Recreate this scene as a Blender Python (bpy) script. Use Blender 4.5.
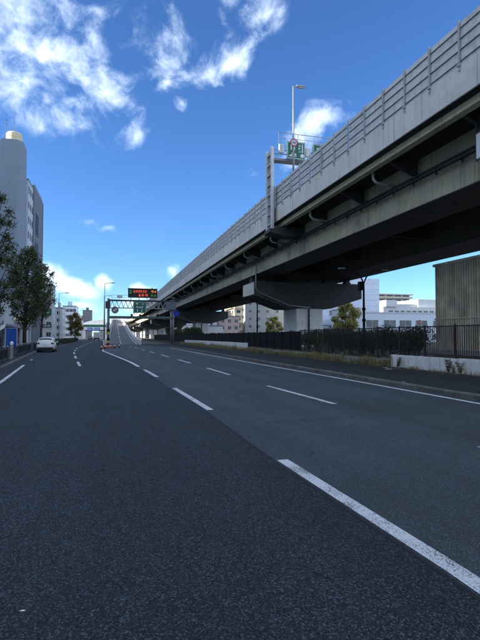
import bpy, bmesh, math, random
import numpy as np
from mathutils import Vector, Matrix
R = math.radians
random.seed(7)
for o in list(bpy.data.objects):
    bpy.data.objects.remove(o)
scn = bpy.context.scene
col = scn.collection

# ------------------------------------------------------------------ camera, sky, sun, exposure
# world axes: +Y runs along the viaduct, +X to its side, Z up; the eye stands on the road at the origin
EYE, FOC = 1.7, 480.0                      # metres, focal length in photo pixels (480 wide)
YAW = math.atan((240 - 108) / FOC)
PITCH = math.atan((336 - 320) / FOC)
cam = bpy.data.cameras.new('camera')
cam_o = bpy.data.objects.new('camera', cam)
col.objects.link(cam_o)
cam.sensor_fit = 'HORIZONTAL'
cam.sensor_width = 36.0
cam.lens = 36.0 * FOC / 480.0
cam.clip_start, cam.clip_end = 0.05, 6000
cam_o.location = (0, 0, EYE)
cam_o.rotation_euler = (R(90) + PITCH, 0, -YAW)
scn.camera = cam_o

SUN_EL = R(18)
SUN_AZ = math.atan2(-0.985, 0.06)          # compass angle from +Y towards +X
sun_dir = Vector((math.sin(SUN_AZ) * math.cos(SUN_EL), math.cos(SUN_AZ) * math.cos(SUN_EL), math.sin(SUN_EL)))
sl = bpy.data.lights.new('sun', 'SUN')
sl.energy = 3.2
sl.angle = R(0.53)
sl.color = (1.0, 0.92, 0.8)
sun_o = bpy.data.objects.new('sun', sl)
col.objects.link(sun_o)
sun_o.rotation_euler = sun_dir.to_track_quat('Z', 'Y').to_euler()
sun_o.location = (-60, 0, 80)

scn.view_settings.view_transform = 'Standard'
scn.view_settings.look = 'None'
scn.view_settings.exposure = 2.22
scn.cycles.max_bounces = 6
scn.cycles.diffuse_bounces = 3
scn.cycles.glossy_bounces = 2
scn.cycles.adaptive_threshold = 0.02
scn.view_settings.gamma = 1.0
scn.view_settings.use_curve_mapping = False


class NT:
    """tiny node-tree writer"""
    def __init__(self, tree):
        self.t = tree
        self.n = tree.nodes
        self.l = tree.links

    def node(self, typ, **kw):
        nd = self.n.new(typ)
        for k, v in kw.items():
            setattr(nd, k, v)
        return nd

    def put(self, sock, val):
        if isinstance(val, bpy.types.NodeSocket):
            self.l.new(val, sock)
        elif isinstance(val, (tuple, list)) and len(val) == 3 and sock.type == 'RGBA':
            sock.default_value = (*val, 1)
        else:
            sock.default_value = val

    def math(self, op, a, b=None, c=None, clamp=False):
        nd = self.node('ShaderNodeMath', operation=op, use_clamp=clamp)
        self.put(nd.inputs[0], a)
        if b is not None:
            self.put(nd.inputs[1], b)
        if c is not None:
            self.put(nd.inputs[2], c)
        return nd.outputs[0]

    def vmath(self, op, a, b=None):
        nd = self.node('ShaderNodeVectorMath', operation=op)
        self.put(nd.inputs[0], a)
        if b is not None:
            self.put(nd.inputs[1], b)
        return nd.outputs['Value'] if op == 'DOT_PRODUCT' else nd.outputs[0]

    def noise(self, vec, scale, detail=4, rough=0.55, dist=0.0):
        nd = self.node('ShaderNodeTexNoise')
        if vec is not None:
            self.put(nd.inputs['Vector'], vec)
        nd.inputs['Scale'].default_value = scale
        nd.inputs['Detail'].default_value = detail
        nd.inputs['Roughness'].default_value = rough
        nd.inputs['Distortion'].default_value = dist
        return nd

    def ramp(self, fac, stops, interp='LINEAR'):
        nd = self.node('ShaderNodeValToRGB')
        nd.color_ramp.interpolation = interp
        el = nd.color_ramp.elements
        while len(el) < len(stops):
            el.new(0.5)
        for e, (p, c) in zip(el, stops):
            e.position = p
            e.color = (c, c, c, 1) if isinstance(c, (int, float)) else (*c, 1)
        self.put(nd.inputs[0], fac)
        return nd.outputs[0]

    def mix(self, fac, a, b, mode='MIX'):
        nd = self.node('ShaderNodeMix', data_type='RGBA', blend_type=mode)
        self.put(nd.inputs[0], fac)
        self.put(nd.inputs[6], a)
        self.put(nd.inputs[7], b)
        return nd.outputs[2]

    def smooth(self, x, lo, hi):
        nd = self.node('ShaderNodeMapRange', interpolation_type='SMOOTHSTEP')
        self.put(nd.inputs[0], x)
        self.put(nd.inputs[1], lo)
        self.put(nd.inputs[2], hi)
        return nd.outputs[0]


def view_dir(px, py):
    u, v = (px - 240) / FOC, (320 - py) / FOC
    s, c, sp, cp = math.sin(YAW), math.cos(YAW), math.sin(PITCH), math.cos(PITCH)
    f = cp - v * sp
    return Vector((f * s + u * c, f * c - u * s, sp + v * cp)).normalized()


SKY_STRENGTH = 0.052
CLOUD_LUM = 0.37
def build_world():
    w = bpy.data.worlds.new('World')
    scn.world = w
    w.use_nodes = True
    T = NT(w.node_tree)
    T.n.clear()
    sky = T.node('ShaderNodeTexSky', sky_type='NISHITA', sun_disc=False)
    sky.sun_elevation = SUN_EL
    sky.sun_rotation = SUN_AZ
    sky.altitude = 20
    sky.air_density = 0.8
    sky.dust_density = 0.05
    sky.ozone_density = 2.6
    hsv = T.node('ShaderNodeHueSaturation')
    hsv.inputs['Saturation'].default_value = 1.08
    hsv.inputs['Value'].default_value = 1.0
    T.put(hsv.inputs['Color'], sky.outputs[0])
    g = T.node('ShaderNodeTexCoord').outputs['Generated']
    d = T.vmath('NORMALIZE', g)
    # warped fractal noise over the sky directions
    wn = T.noise(d, 9.0, 2, 0.5)
    wv = T.vmath('SCALE', T.vmath('SUBTRACT', wn.outputs['Color'], (0.5, 0.5, 0.5)))
    wv.node.inputs['Scale'].default_value = 0.07
    dw = T.vmath('ADD', d, wv)
    fine = T.noise(dw, 17.0, 7, 0.60).outputs['Fac']
    big = T.noise(d, 4.2, 3, 0.5).outputs['Fac']
    # banks of cloud: centre (as a direction in the sky), half sizes and tilt in photo pixels, weight
    banks = [
        (28, 28, 75, 36, -8, 1.0), (-30, 40, 60, 60, 0, .95), (30, 92, 60, 28, -25, 1.0), (66, 122, 34, 18, -15, .9),
        (105, 80, 30, 22, -60, .95), (125, 128, 24, 14, 20, .72), (95, 40, 34, 22, -20, .85), (150, 42, 40, 36, -50, .60),
        (166, 84, 20, 9, 30, .62), (205, 68, 56, 15, 20, .85), (238, 58, 26, 19, 10, 1.05), (258, 22, 36, 24, 50, .5),
        (228, 8, 12, 20, -30, .36), (184, 108, 10, 8, 20, .8), (165, 20, 20, 20, 0, .5),
        (325, 126, 34, 18, 8, 1.05), (292, 160, 40, 16, 25, .66), (250, 174, 24, 10, 0, .5),
        (110, 224, 60, 9, -12, .33), (64, 186, 9, 6, 0, .5), (150, 200, 50, 7, -15, .22),
        (70, 287, 34, 12, -8, 1.45), (102, 284, 11, 11, 0, 1.5), (40, 278, 34, 15, 0, 1.3), (75, 304, 24, 6, -5, 1.0),
        (143, 289, 13, 9, 0, 1.5), (130, 300, 20, 6, 0, .9), (176, 271, 8, 7, 30, .9), (205, 300, 30, 9, 0, .7),
        
    ]
    m = None
    for px, py, a, b, tilt, wgt in banks:
        c = view_dir(px, py)
        rt = c.cross(Vector((0, 0, 1))).normalized()
        up = rt.cross(c)
        t = R(tilt)
        e1, e2 = rt * math.cos(t) + up * math.sin(t), -rt * math.sin(t) + up * math.cos(t)
        p = T.vmath('DOT_PRODUCT', dw, tuple(e1 * FOC / (a * 1.3)))
        q = T.vmath('DOT_PRODUCT', dw, tuple(e2 * FOC / (b * 1.3)))
        r2 = T.math('MULTIPLY_ADD', q, q, T.math('MULTIPLY', p, p))
        k = T.math('MULTIPLY_ADD', T.math('POWER', r2, 0.6), -wgt * .95, wgt * .95)
        m = k if m is None else T.math('MAXIMUM', m, k)
    vd = view_dir(240, 320)
    ahead = T.math('GREATER_THAN', T.vmath('DOT_PRODUCT', d, tuple(vd)), 0.2)
    m = T.math('MULTIPLY', T.math('MAXIMUM', m, 0.0), ahead)
    # denser cloud added beside and behind the viewer to raise the fill light
    vd = view_dir(240, 320)
    away = T.smooth(T.vmath('DOT_PRODUCT', d, tuple(vd)), 0.74, 0.5)
    rest = T.math('MULTIPLY', T.smooth(big, 0.24, 0.44), away)
    m = T.math('MAXIMUM', m, rest)
    dens = T.math('ADD', T.math('MULTIPLY', m, 0.62), T.math('MULTIPLY', T.math('SUBTRACT', fine, 0.5), 1.8))
    cov = T.smooth(dens, 0.08, 0.86)
    cov = T.math('MULTIPLY', cov, T.smooth(m, 0.04, 0.30))
    cov = T.math('MULTIPLY', cov, 0.86)
    # thin cloud is bluer, thicker cloud whiter
    ccol = T.ramp(dens, [(0.2, (0.60, 0.77, 1.0)), (0.75, (0.82, 0.93, 1.05))])
    bg1 = T.node('ShaderNodeBackground')
    T.put(bg1.inputs[0], T.mix(1.0, hsv.outputs[0], (0.62, 0.82, 1.08), 'MULTIPLY'))
    bg1.inputs[1].default_value = SKY_STRENGTH
    bg2 = T.node('ShaderNodeBackground')
    T.put(bg2.inputs[0], ccol)
    bg2.inputs[1].default_value = CLOUD_LUM
    mx = T.node('ShaderNodeMixShader')
    T.put(mx.inputs[0], cov)
    T.l.new(bg1.outputs[0], mx.inputs[1])
    T.l.new(bg2.outputs[0], mx.inputs[2])
    out = T.node('ShaderNodeOutputWorld')
    T.l.new(mx.outputs[0], out.inputs[0])
build_world()

# ------------------------------------------------------------------ materials
MAT = {}
def new_mat(name):
    m = bpy.data.materials.new(name)
    m.use_nodes = True
    T = NT(m.node_tree)
    return m, T, T.n['Principled BSDF']

def mat(name, c, rough=0.7, var=0.15, scale=3.0, metal=0.0, bump=0.0, bscale=40.0, streak=0.0, spec=0.4, dirt=None, dscale=0.6, damt=0.5):
    """paint / concrete / metal: base colour, mottling, vertical rain streaks, patches of dirt, fine relief"""
    m, T, b = new_mat(name)
    tc = T.node('ShaderNodeTexCoord').outputs['Object']
    oi = T.node('ShaderNodeObjectInfo').outputs['Random']
    gp = T.node('ShaderNodeNewGeometry').outputs['Position']
    n1 = T.noise(gp, scale, 6, 0.6).outputs['Fac']
    f = T.ramp(n1, [(0.3, 1 - var), (0.7, 1 + var * 0.5)])
    colr = T.mix(1.0, c, f, 'MULTIPLY')
    jit = T.math('ADD', T.math('MULTIPLY', oi, var * 0.5), 1 - var * 0.25)
    cj = T.node('ShaderNodeCombineColor')
    for i in range(3):
        T.put(cj.inputs[i], jit)
    colr = T.mix(1.0, colr, cj.outputs[0], 'MULTIPLY')
    if streak:
        mp = T.node('ShaderNodeMapping')
        T.put(mp.inputs[0], gp)
        mp.inputs['Scale'].default_value = (2.2, 2.2, 0.12)
        sn = T.noise(mp.outputs[0], 2.0, 5, 0.65).outputs['Fac']
        sf = T.math('MULTIPLY', T.smooth(sn, 0.5, 0.72), streak)
        colr = T.mix(sf, colr, T.mix(1.0, colr, (0.45, 0.42, 0.38), 'MULTIPLY'))
    if dirt:
        dn = T.noise(gp, dscale, 7, 0.65, 0.4).outputs['Fac']
        colr = T.mix(T.math('MULTIPLY', T.smooth(dn, 0.48, 0.7), damt), colr, dirt)
    T.put(b.inputs['Base Color'], colr)
    rn = T.math('ADD', T.math('MULTIPLY', n1, 0.2), rough - 0.1)
    T.put(b.inputs['Roughness'], rn)
    b.inputs['Metallic'].default_value = metal
    b.inputs['Specular IOR Level'].default_value = spec
    if bump:
        bp = T.node('ShaderNodeBump')
        bp.inputs['Strength'].default_value = bump
        bp.inputs['Distance'].default_value = 0.02
        T.put(bp.inputs['Height'], T.noise(gp, bscale, 6, 0.6).outputs['Fac'])
        T.l.new(bp.outputs[0], b.inputs['Normal'])
    MAT[name] = m
    return m

def asphalt(name, c, agg, aggscale, bump, patch, speck=0.0):
    m, T, b = new_mat(name)
    gp = T.node('ShaderNodeNewGeometry').outputs['Position']
    v = T.node('ShaderNodeTexVoronoi', feature='F1')
    T.put(v.inputs['Vector'], gp)
    v.inputs['Scale'].default_value = aggscale
    sc = T.node('ShaderNodeSeparateColor')
    T.put(sc.inputs[0], v.outputs['Color'])
    stone = T.ramp(sc.outputs[1], [(0.0, 1 - agg), (0.55, 1 - agg * .25), (0.82, 1 + agg * .5), (1.0, 1 + agg * 3.2)])
    n1 = T.noise(gp, 0.35, 6, 0.6, 0.3).outputs['Fac']
    n2 = T.noise(gp, 5.0, 5, 0.65).outputs['Fac']
    mp = T.node('ShaderNodeMapping')
    T.put(mp.inputs[0], gp)
    mp.inputs['Scale'].default_value = (1.1, 0.035, 1)
    lane = T.noise(mp.outputs[0], 1.0, 3, 0.5).outputs['Fac']
    colr = T.mix(1.0, c, stone, 'MULTIPLY')
    colr = T.mix(1.0, colr, T.ramp(n1, [(0.3, 1 - patch), (0.7, 1 + patch)]), 'MULTIPLY')
    colr = T.mix(1.0, colr, T.ramp(n2, [(0.3, 0.86), (0.7, 1.12)]), 'MULTIPLY')
    colr = T.mix(1.0, colr, T.ramp(lane, [(0.35, 1 - patch * 0.8), (0.65, 1 + patch * 0.8)]), 'MULTIPLY')
    if speck:
        v2 = T.node('ShaderNodeTexVoronoi', feature='F1')
        T.put(v2.inputs['Vector'], gp)
        v2.inputs['Scale'].default_value = 24.0
        sep = T.node('ShaderNodeSeparateColor')
        T.put(sep.inputs[0], v2.outputs['Color'])
        hit = T.math('MULTIPLY', T.math('GREATER_THAN', sep.outputs[0], 0.972), T.math('LESS_THAN', v2.outputs['Distance'], 0.10))
        colr = T.mix(T.math('MULTIPLY', hit, speck), colr, (0.32, 0.33, 0.34))
        # hairline cracks, sparse
        v3 = T.node('ShaderNodeTexVoronoi', feature='DISTANCE_TO_EDGE')
        wpn = T.noise(gp, 1.5, 4, 0.6)
        wv = T.vmath('SCALE', wpn.outputs['Color'])
        wv.node.inputs['Scale'].default_value = 1.2
        T.put(v3.inputs['Vector'], T.vmath('ADD', gp, wv))
        v3.inputs['Scale'].default_value = 0.07
        crk = T.math('MULTIPLY', T.smooth(v3.outputs['Distance'], 0.0035, 0.001), T.smooth(n1, 0.48, 0.6))
        colr = T.mix(T.math('MULTIPLY', crk, 0.6), colr, (0.012, 0.012, 0.013))
    T.put(b.inputs['Base Color'], colr)
    T.put(b.inputs['Roughness'], T.ramp(n2, [(0.3, 0.72), (0.7, 0.9)]))
    b.inputs['Specular IOR Level'].default_value = 0.35
    bp = T.node('ShaderNodeBump')
    bp.inputs['Strength'].default_value = bump
    bp.inputs['Distance'].default_value = 0.008
    T.put(bp.inputs['Height'], T.math('SUBTRACT', 1.0, v.outputs['Distance']))
    T.l.new(bp.outputs[0], b.inputs['Normal'])
    MAT[name] = m

def paint_mark(name, c, wear):
    """road paint, worn through to the asphalt in flecks"""
    m, T, b = new_mat(name)
    gp = T.node('ShaderNodeNewGeometry').outputs['Position']
    n = T.noise(gp, 75, 5, 0.7, 0.2).outputs['Fac']
    n2 = T.noise(gp, 2.2, 4, 0.6).outputs['Fac']
    k = T.math('ADD', n, T.math('MULTIPLY', T.math('SUBTRACT', n2, 0.5), 0.55))
    worn = T.smooth(k, 0.56 - wear * 0.10, 0.70 - wear * 0.06)
    colr = T.mix(worn, T.mix(1.0, c, T.ramp(n2, [(0.3, 0.85), (0.7, 1.05)]), 'MULTIPLY'), (0.12, 0.125, 0.13))
    T.put(b.inputs['Base Color'], colr)
    b.inputs['Roughness'].default_value = 0.75
    MAT[name] = m

def leaf_mat(name, c1, c2, trans=0.25):
    m, T, b = new_mat(name)
    gp = T.node('ShaderNodeNewGeometry').outputs['Position']
    n = T.noise(gp, 1.3, 3, 0.6).outputs['Fac']
    wn = T.node('ShaderNodeTexWhiteNoise')
    fl = T.vmath('SNAP', gp, (0.09, 0.09, 0.09))
    T.put(wn.inputs[0], fl)
    k = T.math('ADD', T.math('MULTIPLY', n, 0.7), T.math('MULTIPLY', wn.outputs[0], 0.4))
    colr = T.ramp(k, [(0.3, c1), (0.8, c2)])
    T.put(b.inputs['Base Color'], colr)
    b.inputs['Roughness'].default_value = 0.6
    tr = T.node('ShaderNodeBsdfTranslucent')
    T.put(tr.inputs[0], colr)
    mx = T.node('ShaderNodeMixShader')
    mx.inputs[0].default_value = trans
    T.l.new(b.outputs[0], mx.inputs[1])
    T.l.new(tr.outputs[0], mx.inputs[2])
    T.l.new(mx.outputs[0], T.n['Material Output'].inputs[0])
    MAT[name] = m

def emit(name, c, s):
    m, T, b = new_mat(name)
    b.inputs['Base Color'].default_value = (c[0] * .2, c[1] * .2, c[2] * .2, 1)
    b.inputs['Emission Color'].default_value = (*c, 1)
    b.inputs['Emission Strength'].default_value = s
    MAT[name] = m

def glass(name, c, rough=0.08, spec=0.6):
    m, T, b = new_mat(name)
    gp = T.node('ShaderNodeNewGeometry').outputs['Position']
    n = T.noise(gp, 0.8, 2, 0.5).outputs['Fac']
    T.put(b.inputs['Base Color'], T.mix(1.0, c, T.ramp(n, [(0.3, 0.5), (0.7, 1.5)]), 'MULTIPLY'))
    b.inputs['Roughness'].default_value = rough
    b.inputs['Specular IOR Level'].default_value = spec
    MAT[name] = m

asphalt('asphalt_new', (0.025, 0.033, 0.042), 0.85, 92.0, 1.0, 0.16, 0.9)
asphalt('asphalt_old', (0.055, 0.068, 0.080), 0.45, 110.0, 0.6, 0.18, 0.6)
asphalt('asphalt_walk', (0.022, 0.025, 0.028), 0.35, 140.0, 0.6, 0.22, 0.0)
asphalt('asphalt_ramp', (0.10, 0.10, 0.10), 0.2, 120.0, 0.3, 0.08, 0.0)
mat('tar', (0.016, 0.016, 0.017), 0.6, 0.25, 3)
paint_mark('mark_white', (0.70, 0.73, 0.77), 0.9)
paint_mark('mark_edge', (0.72, 0.75, 0.78), 0.3)
mat('soil', (0.085, 0.072, 0.055), 0.95, 0.35, 2.2, bump=0.6, bscale=14)
mat('ground', (0.11, 0.105, 0.10), 0.95, 0.3, 0.3)
mat('kerb_stone', (0.15, 0.147, 0.14), 0.9, 0.35, 4, bump=0.5, bscale=45, dirt=(0.07, 0.065, 0.055), dscale=1.6, damt=0.7)
mat('concrete_white', (0.80, 0.79, 0.77), 0.85, 0.14, 2.0, bump=0.2, streak=0.45, dirt=(0.32, 0.31, 0.29), dscale=0.9, damt=0.35)
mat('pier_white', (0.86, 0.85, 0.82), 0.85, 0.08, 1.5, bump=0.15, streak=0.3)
mat('concrete_grey', (0.30, 0.295, 0.28), 0.9, 0.3, 1.5, bump=0.35, streak=0.5, dirt=(0.10, 0.095, 0.085), dscale=1.2, damt=0.6)
mat('concrete_parapet', (0.74, 0.71, 0.65), 0.85, 0.08, 0.9, bump=0.1, streak=0.5, dirt=(0.30, 0.295, 0.28), dscale=0.35, damt=0.4)
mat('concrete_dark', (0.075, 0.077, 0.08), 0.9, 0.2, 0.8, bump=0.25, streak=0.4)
mat('concrete_rib', (0.72, 0.62, 0.47), 0.9, 0.35, 1.2, bump=0.4, streak=0.6, dirt=(0.32, 0.28, 0.22), dscale=0.5, damt=0.45)
mat('steel_cream', (0.80, 0.71, 0.47), 0.55, 0.12, 0.8, streak=0.35, dirt=(0.30, 0.27, 0.20), dscale=0.8, damt=0.4)
mat('girder_web', (0.58, 0.52, 0.36), 0.6, 0.2, 0.6, streak=0.75, dirt=(0.20, 0.18, 0.13), dscale=0.45, damt=0.75)  # cream paint and dirt darkened all over, standing in for shade on the web
mat('steel_cap', (0.72, 0.67, 0.58), 0.6, 0.10, 0.8, streak=0.3)
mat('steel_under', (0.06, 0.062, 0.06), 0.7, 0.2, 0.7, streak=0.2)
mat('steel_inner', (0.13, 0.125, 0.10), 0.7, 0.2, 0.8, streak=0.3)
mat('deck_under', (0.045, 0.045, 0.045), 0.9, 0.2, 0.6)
mat('panel_grey', (0.68, 0.67, 0.63), 0.6, 0.10, 1.4, streak=0.3, dirt=(0.33, 0.34, 0.34), dscale=2.0, damt=0.5)
mat('galv', (0.34, 0.35, 0.36), 0.45, 0.18, 3, metal=0.5)
mat('galv_light', (0.62, 0.62, 0.61), 0.5, 0.12, 2, metal=0.2, streak=0.3)
mat('rail_dark', (0.05, 0.055, 0.065), 0.5, 0.15, 3)
mat('barrier_steel', (0.44, 0.44, 0.44), 0.55, 0.12, 3)
mat('rail_grey', (0.17, 0.18, 0.19), 0.5, 0.15, 3)
mat('steel_blue_grey', (0.16, 0.19, 0.23), 0.55, 0.2, 2, streak=0.3)
mat('steel_green_grey', (0.10, 0.15, 0.15), 0.55, 0.2, 2)
mat('black_metal', (0.012, 0.012, 0.013), 0.8, 0.3, 5, spec=0.15)
mat('bronze_fence', (0.040, 0.034, 0.030), 0.55, 0.3, 5)
mat('sign_green', (0.006, 0.13, 0.075), 0.45, 0.06, 2)
mat('sign_blue', (0.008, 0.035, 0.36), 0.4, 0.06, 2)
mat('sign_cyan_blue', (0.01, 0.10, 0.50), 0.4, 0.06, 2)
mat('sign_white', (0.78, 0.79, 0.80), 0.45, 0.06, 2)
mat('sign_red', (0.42, 0.02, 0.02), 0.45, 0.1, 2)
mat('orange', (0.42, 0.06, 0.03), 0.55, 0.2, 4, dirt=(0.2, 0.05, 0.03), dscale=3)
mat('yellow', (0.75, 0.52, 0.03), 0.5, 0.12, 4)
mat('led_black', (0.006, 0.006, 0.007), 0.4, 0.2, 3)
emit('led_red', (1.0, 0.10, 0.03), 0.20)
emit('led_amber', (1.0, 0.22, 0.03), 0.20)
emit('led_green', (0.03, 0.35, 0.06), 0.12)
emit('tail_red', (0.35, 0.008, 0.008), 0.012)
mat('lamp_shell', (0.30, 0.31, 0.32), 0.5, 0.1, 2, metal=0.2)
mat('lens', (0.75, 0.75, 0.70), 0.25, 0.05, 2)
mat('wall_tower', (0.22, 0.265, 0.33), 0.85, 0.07, 0.4, streak=0.25)
mat('wall_wing', (0.48, 0.52, 0.57), 0.85, 0.07, 0.4, streak=0.3)
mat('wall_white', (0.62, 0.64, 0.66), 0.85, 0.08, 0.4, streak=0.25)
mat('wall_slab', (0.15, 0.165, 0.185), 0.8, 0.1, 0.5, streak=0.2)
mat('wall_brown', (0.16, 0.11, 0.085), 0.8, 0.15, 0.6)
mat('wall_cream', (0.62, 0.55, 0.43), 0.85, 0.1, 0.5, streak=0.3)
mat('wall_pink', (0.50, 0.38, 0.35), 0.85, 0.12, 0.5)
mat('wall_grey', (0.27, 0.29, 0.30), 0.85, 0.1, 0.4, streak=0.3)
mat('wall_bluewhite', (0.62, 0.68, 0.78), 0.7, 0.06, 0.3, streak=0.15)
mat('wall_far', (0.46, 0.49, 0.53), 0.85, 0.08, 0.3)
mat('tank_cream', (0.70, 0.62, 0.42), 0.6, 0.12, 1.0, streak=0.4)
mat('frame_dark', (0.05, 0.05, 0.055), 0.5, 0.15, 2)
mat('frame_light', (0.55, 0.56, 0.57), 0.5, 0.1, 2)
mat('cloth_blue', (0.02, 0.10, 0.42), 0.8, 0.15, 3)
mat('awning', (0.20, 0.22, 0.25), 0.7, 0.2, 3)
mat('car_paint', (0.72, 0.74, 0.76), 0.25, 0.03, 1, spec=0.6)
mat('car_black', (0.012, 0.012, 0.013), 0.5, 0.2, 5)
mat('rubber', (0.014, 0.014, 0.014), 0.85, 0.2, 8)
mat('alloy', (0.45, 0.46, 0.47), 0.35, 0.1, 5, metal=0.8)
mat('bark', (0.075, 0.06, 0.048), 0.95, 0.4, 6, bump=0.8, bscale=22)
mat('cable', (0.02, 0.02, 0.022), 0.6, 0.1, 3)
mat('net_green', (0.03, 0.16, 0.09), 0.8, 0.2, 2)
glass('glass_dark', (0.022, 0.026, 0.032))
glass('glass_matt', (0.018, 0.02, 0.024), 0.5, 0.15)
glass('glass_mid', (0.07, 0.08, 0.095))
glass('glass_car', (0.012, 0.014, 0.016), 0.05)
leaf_mat('leaf_dark', (0.030, 0.048, 0.018), (0.12, 0.135, 0.045))
leaf_mat('leaf_autumn', (0.10, 0.085, 0.028), (0.30, 0.22, 0.07))
leaf_mat('leaf_yellow', (0.14, 0.15, 0.035), (0.42, 0.37, 0.11))
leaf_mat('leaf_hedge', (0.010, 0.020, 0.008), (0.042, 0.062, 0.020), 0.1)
leaf_mat('weed_green', (0.055, 0.075, 0.020), (0.16, 0.17, 0.05))
leaf_mat('weed_dry', (0.20, 0.17, 0.075), (0.46, 0.38, 0.19))
leaf_mat('leaf_litter', (0.10, 0.06, 0.03), (0.30, 0.22, 0.13))

# ------------------------------------------------------------------ mesh helpers
class MB:
    def __init__(self):
        self.v, self.f = [], []

    def add(self, vs, fs):
        k = len(self.v)
        self.v += [tuple(p) for p in vs]
        self.f += [tuple(i + k for i in q) for q in fs]
        return self

    def box(self, x0, x1, y0, y1, z0, z1):
        return self.add([(x, y, z) for z in (z0, z1) for x, y in ((x0, y0), (x1, y0), (x1, y1), (x0, y1))],
                        [(3, 2, 1, 0), (4, 5, 6, 7), (0, 1, 5, 4), (1, 2, 6, 5), (2, 3, 7, 6), (3, 0, 4, 7)])

    def bar(self, a, b, w, h=None):
        """straight rectangular bar between two points"""
        a, b = Vector(a), Vector(b)
        h = w if h is None else h
        t = (b - a).normalized()
        ref = Vector((0, 0, 1)) if abs(t.z) < 0.95 else Vector((0, 1, 0))
        s = t.cross(ref).normalized()
        u = s.cross(t)
        vs = [p + s * i * w / 2 + u * j * h / 2 for p in (a, b) for i, j in ((-1, -1), (1, -1), (1, 1), (-1, 1))]
        return self.add(vs, [(3, 2, 1, 0), (4, 5, 6, 7), (0, 1, 5, 4), (1, 2, 6, 5), (2, 3, 7, 6), (3, 0, 4, 7)])

    def prism(self, poly, axis, a, b):
        """polygon in the plane across `axis`, extruded from a to b"""
        def pt(p, k):
            return {'x': (k, p[0], p[1]), 'y': (p[0], k, p[1]), 'z': (p[0], p[1], k)}[axis]
        n = len(poly)
        vs = [pt(p, a) for p in poly] + [pt(p, b) for p in poly]
        fs = [tuple(range(n - 1, -1, -1)), tuple(range(n, 2 * n))]
        fs += [(i, (i + 1) % n, n + (i + 1) % n, n + i) for i in range(n)]
        return self.add(vs, fs)

    def tube(self, pts, r, n=8, cap=True):
        pts = [Vector(p) for p in pts]
        rs = r if isinstance(r, (list, tuple)) else [r] * len(pts)
        k = len(self.v)
        prev = None
        for i, p in enumerate(pts):
            t = (pts[min(i + 1, len(pts) - 1)] - pts[max(i - 1, 0)]).normalized()
            if prev is None:
                ref = Vector((0, 0, 1)) if abs(t.z) < 0.9 else Vector((1, 0, 0))
                s = t.cross(ref).normalized()
            else:
                s = (prev - t * prev.dot(t)).normalized()
            prev = s
            u = t.cross(s)
            for j in range(n):
                a = 2 * math.pi * j / n
                self.v.append(tuple(p + (s * math.cos(a) + u * math.sin(a)) * rs[i]))
        for i in range(len(pts) - 1):
            for j in range(n):
                a, b = k + i * n + j, k + i * n + (j + 1) % n
                self.f.append((a, b, b + n, a + n))
        if cap:
            self.f.append(tuple(k + j for j in range(n - 1, -1, -1)))
            e = k + (len(pts) - 1) * n
            self.f.append(tuple(e + j for j in range(n)))
        return self

    def lathe(self, c, prof, n=16):
        """profile of (radius, z) turned about the vertical through c"""
        k = len(self.v)
        for r, z in prof:
            for j in range(n):
                a = 2 * math.pi * j / n
                self.v.append((c[0] + r * math.cos(a), c[1] + r * math.sin(a), c[2] + z))
        for i in range(len(prof) - 1):
            for j in range(n):
                a, b = k + i * n + j, k + i * n + (j + 1) % n
                self.f.append((a, b, b + n, a + n))
        self.f.append(tuple(k + j for j in range(n - 1, -1, -1)))
        e = k + (len(prof) - 1) * n
        self.f.append(tuple(e + j for j in range(n)))
        return self

    def disc_y(self, c, r, t, n=24):
        """disc facing -Y, thickness t"""
        poly = [(c[0] + r * math.cos(2 * math.pi * i / n), c[2] + r * math.sin(2 * math.pi * i / n)) for i in range(n)]
        return self.prism(poly, 'y', c[1], c[1] + t)

    def ring_y(self, c, r0, r1, t, n=24):
        k = len(self.v)
        for y in (c[1], c[1] + t):
            for r in (r0, r1):
                for i in range(n):
                    a = 2 * math.pi * i / n
                    self.v.append((c[0] + r * math.cos(a), y, c[2] + r * math.sin(a)))
        for i in range(n):
            j = (i + 1) % n
            A, B, C, D = (k + q * n for q in range(4))
            self.f += [(A + i, A + j, B + j, B + i), (C + i, D + i, D + j, C + j), (B + i, B + j, D + j, D + i), (A + i, C + i, C + j, A + j)]
        return self

    def strip(self, left, right):
        """sheet between two polylines of equal length"""
        n = len(left)
        vs = [tuple(p) for p in left] + [tuple(p) for p in right]
        return self.add(vs, [(i, n + i, n + i + 1, i + 1) for i in range(n - 1)])

    def mesh(self, name, off=(0, 0, 0), bev=0.0, smooth=False, fix=True, seg=1):
        me = bpy.data.meshes.new(name)
        ox, oy, oz = off
        me.from_pydata([(x - ox, y - oy, z - oz) for x, y, z in self.v], [], self.f)
        if fix or bev:
            bm = bmesh.new()
            bm.from_mesh(me)
            if fix:
                bmesh.ops.recalc_face_normals(bm, faces=bm.faces)
            if bev:
                es = [e for e in bm.edges if len(e.link_faces) == 2 and e.calc_face_angle(0) > 0.5]
                bmesh.ops.bevel(bm, geom=es, offset=bev, segments=seg, affect='EDGES', profile=0.5, clamp_overlap=True)
            bm.to_mesh(me)
            bm.free()
        if smooth:
            for p in me.polygons:
                p.use_smooth = True
        me.update()
        return me

    def bounds(self):
        a = np.array(self.v)
        return a.min(0), a.max(0)


def base_of(parent):
    off = Vector((0, 0, 0))
    while parent is not None:
        off += parent.location
        parent = parent.parent
    return off

def root(name, label, cat, loc, group=None):
    o = bpy.data.objects.new(name, None)
    o.empty_display_size = 0.3
    col.objects.link(o)
    o.location = loc
    o['label'], o['category'] = label, cat
    if group:
        o['group'] = group
    return o

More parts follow.
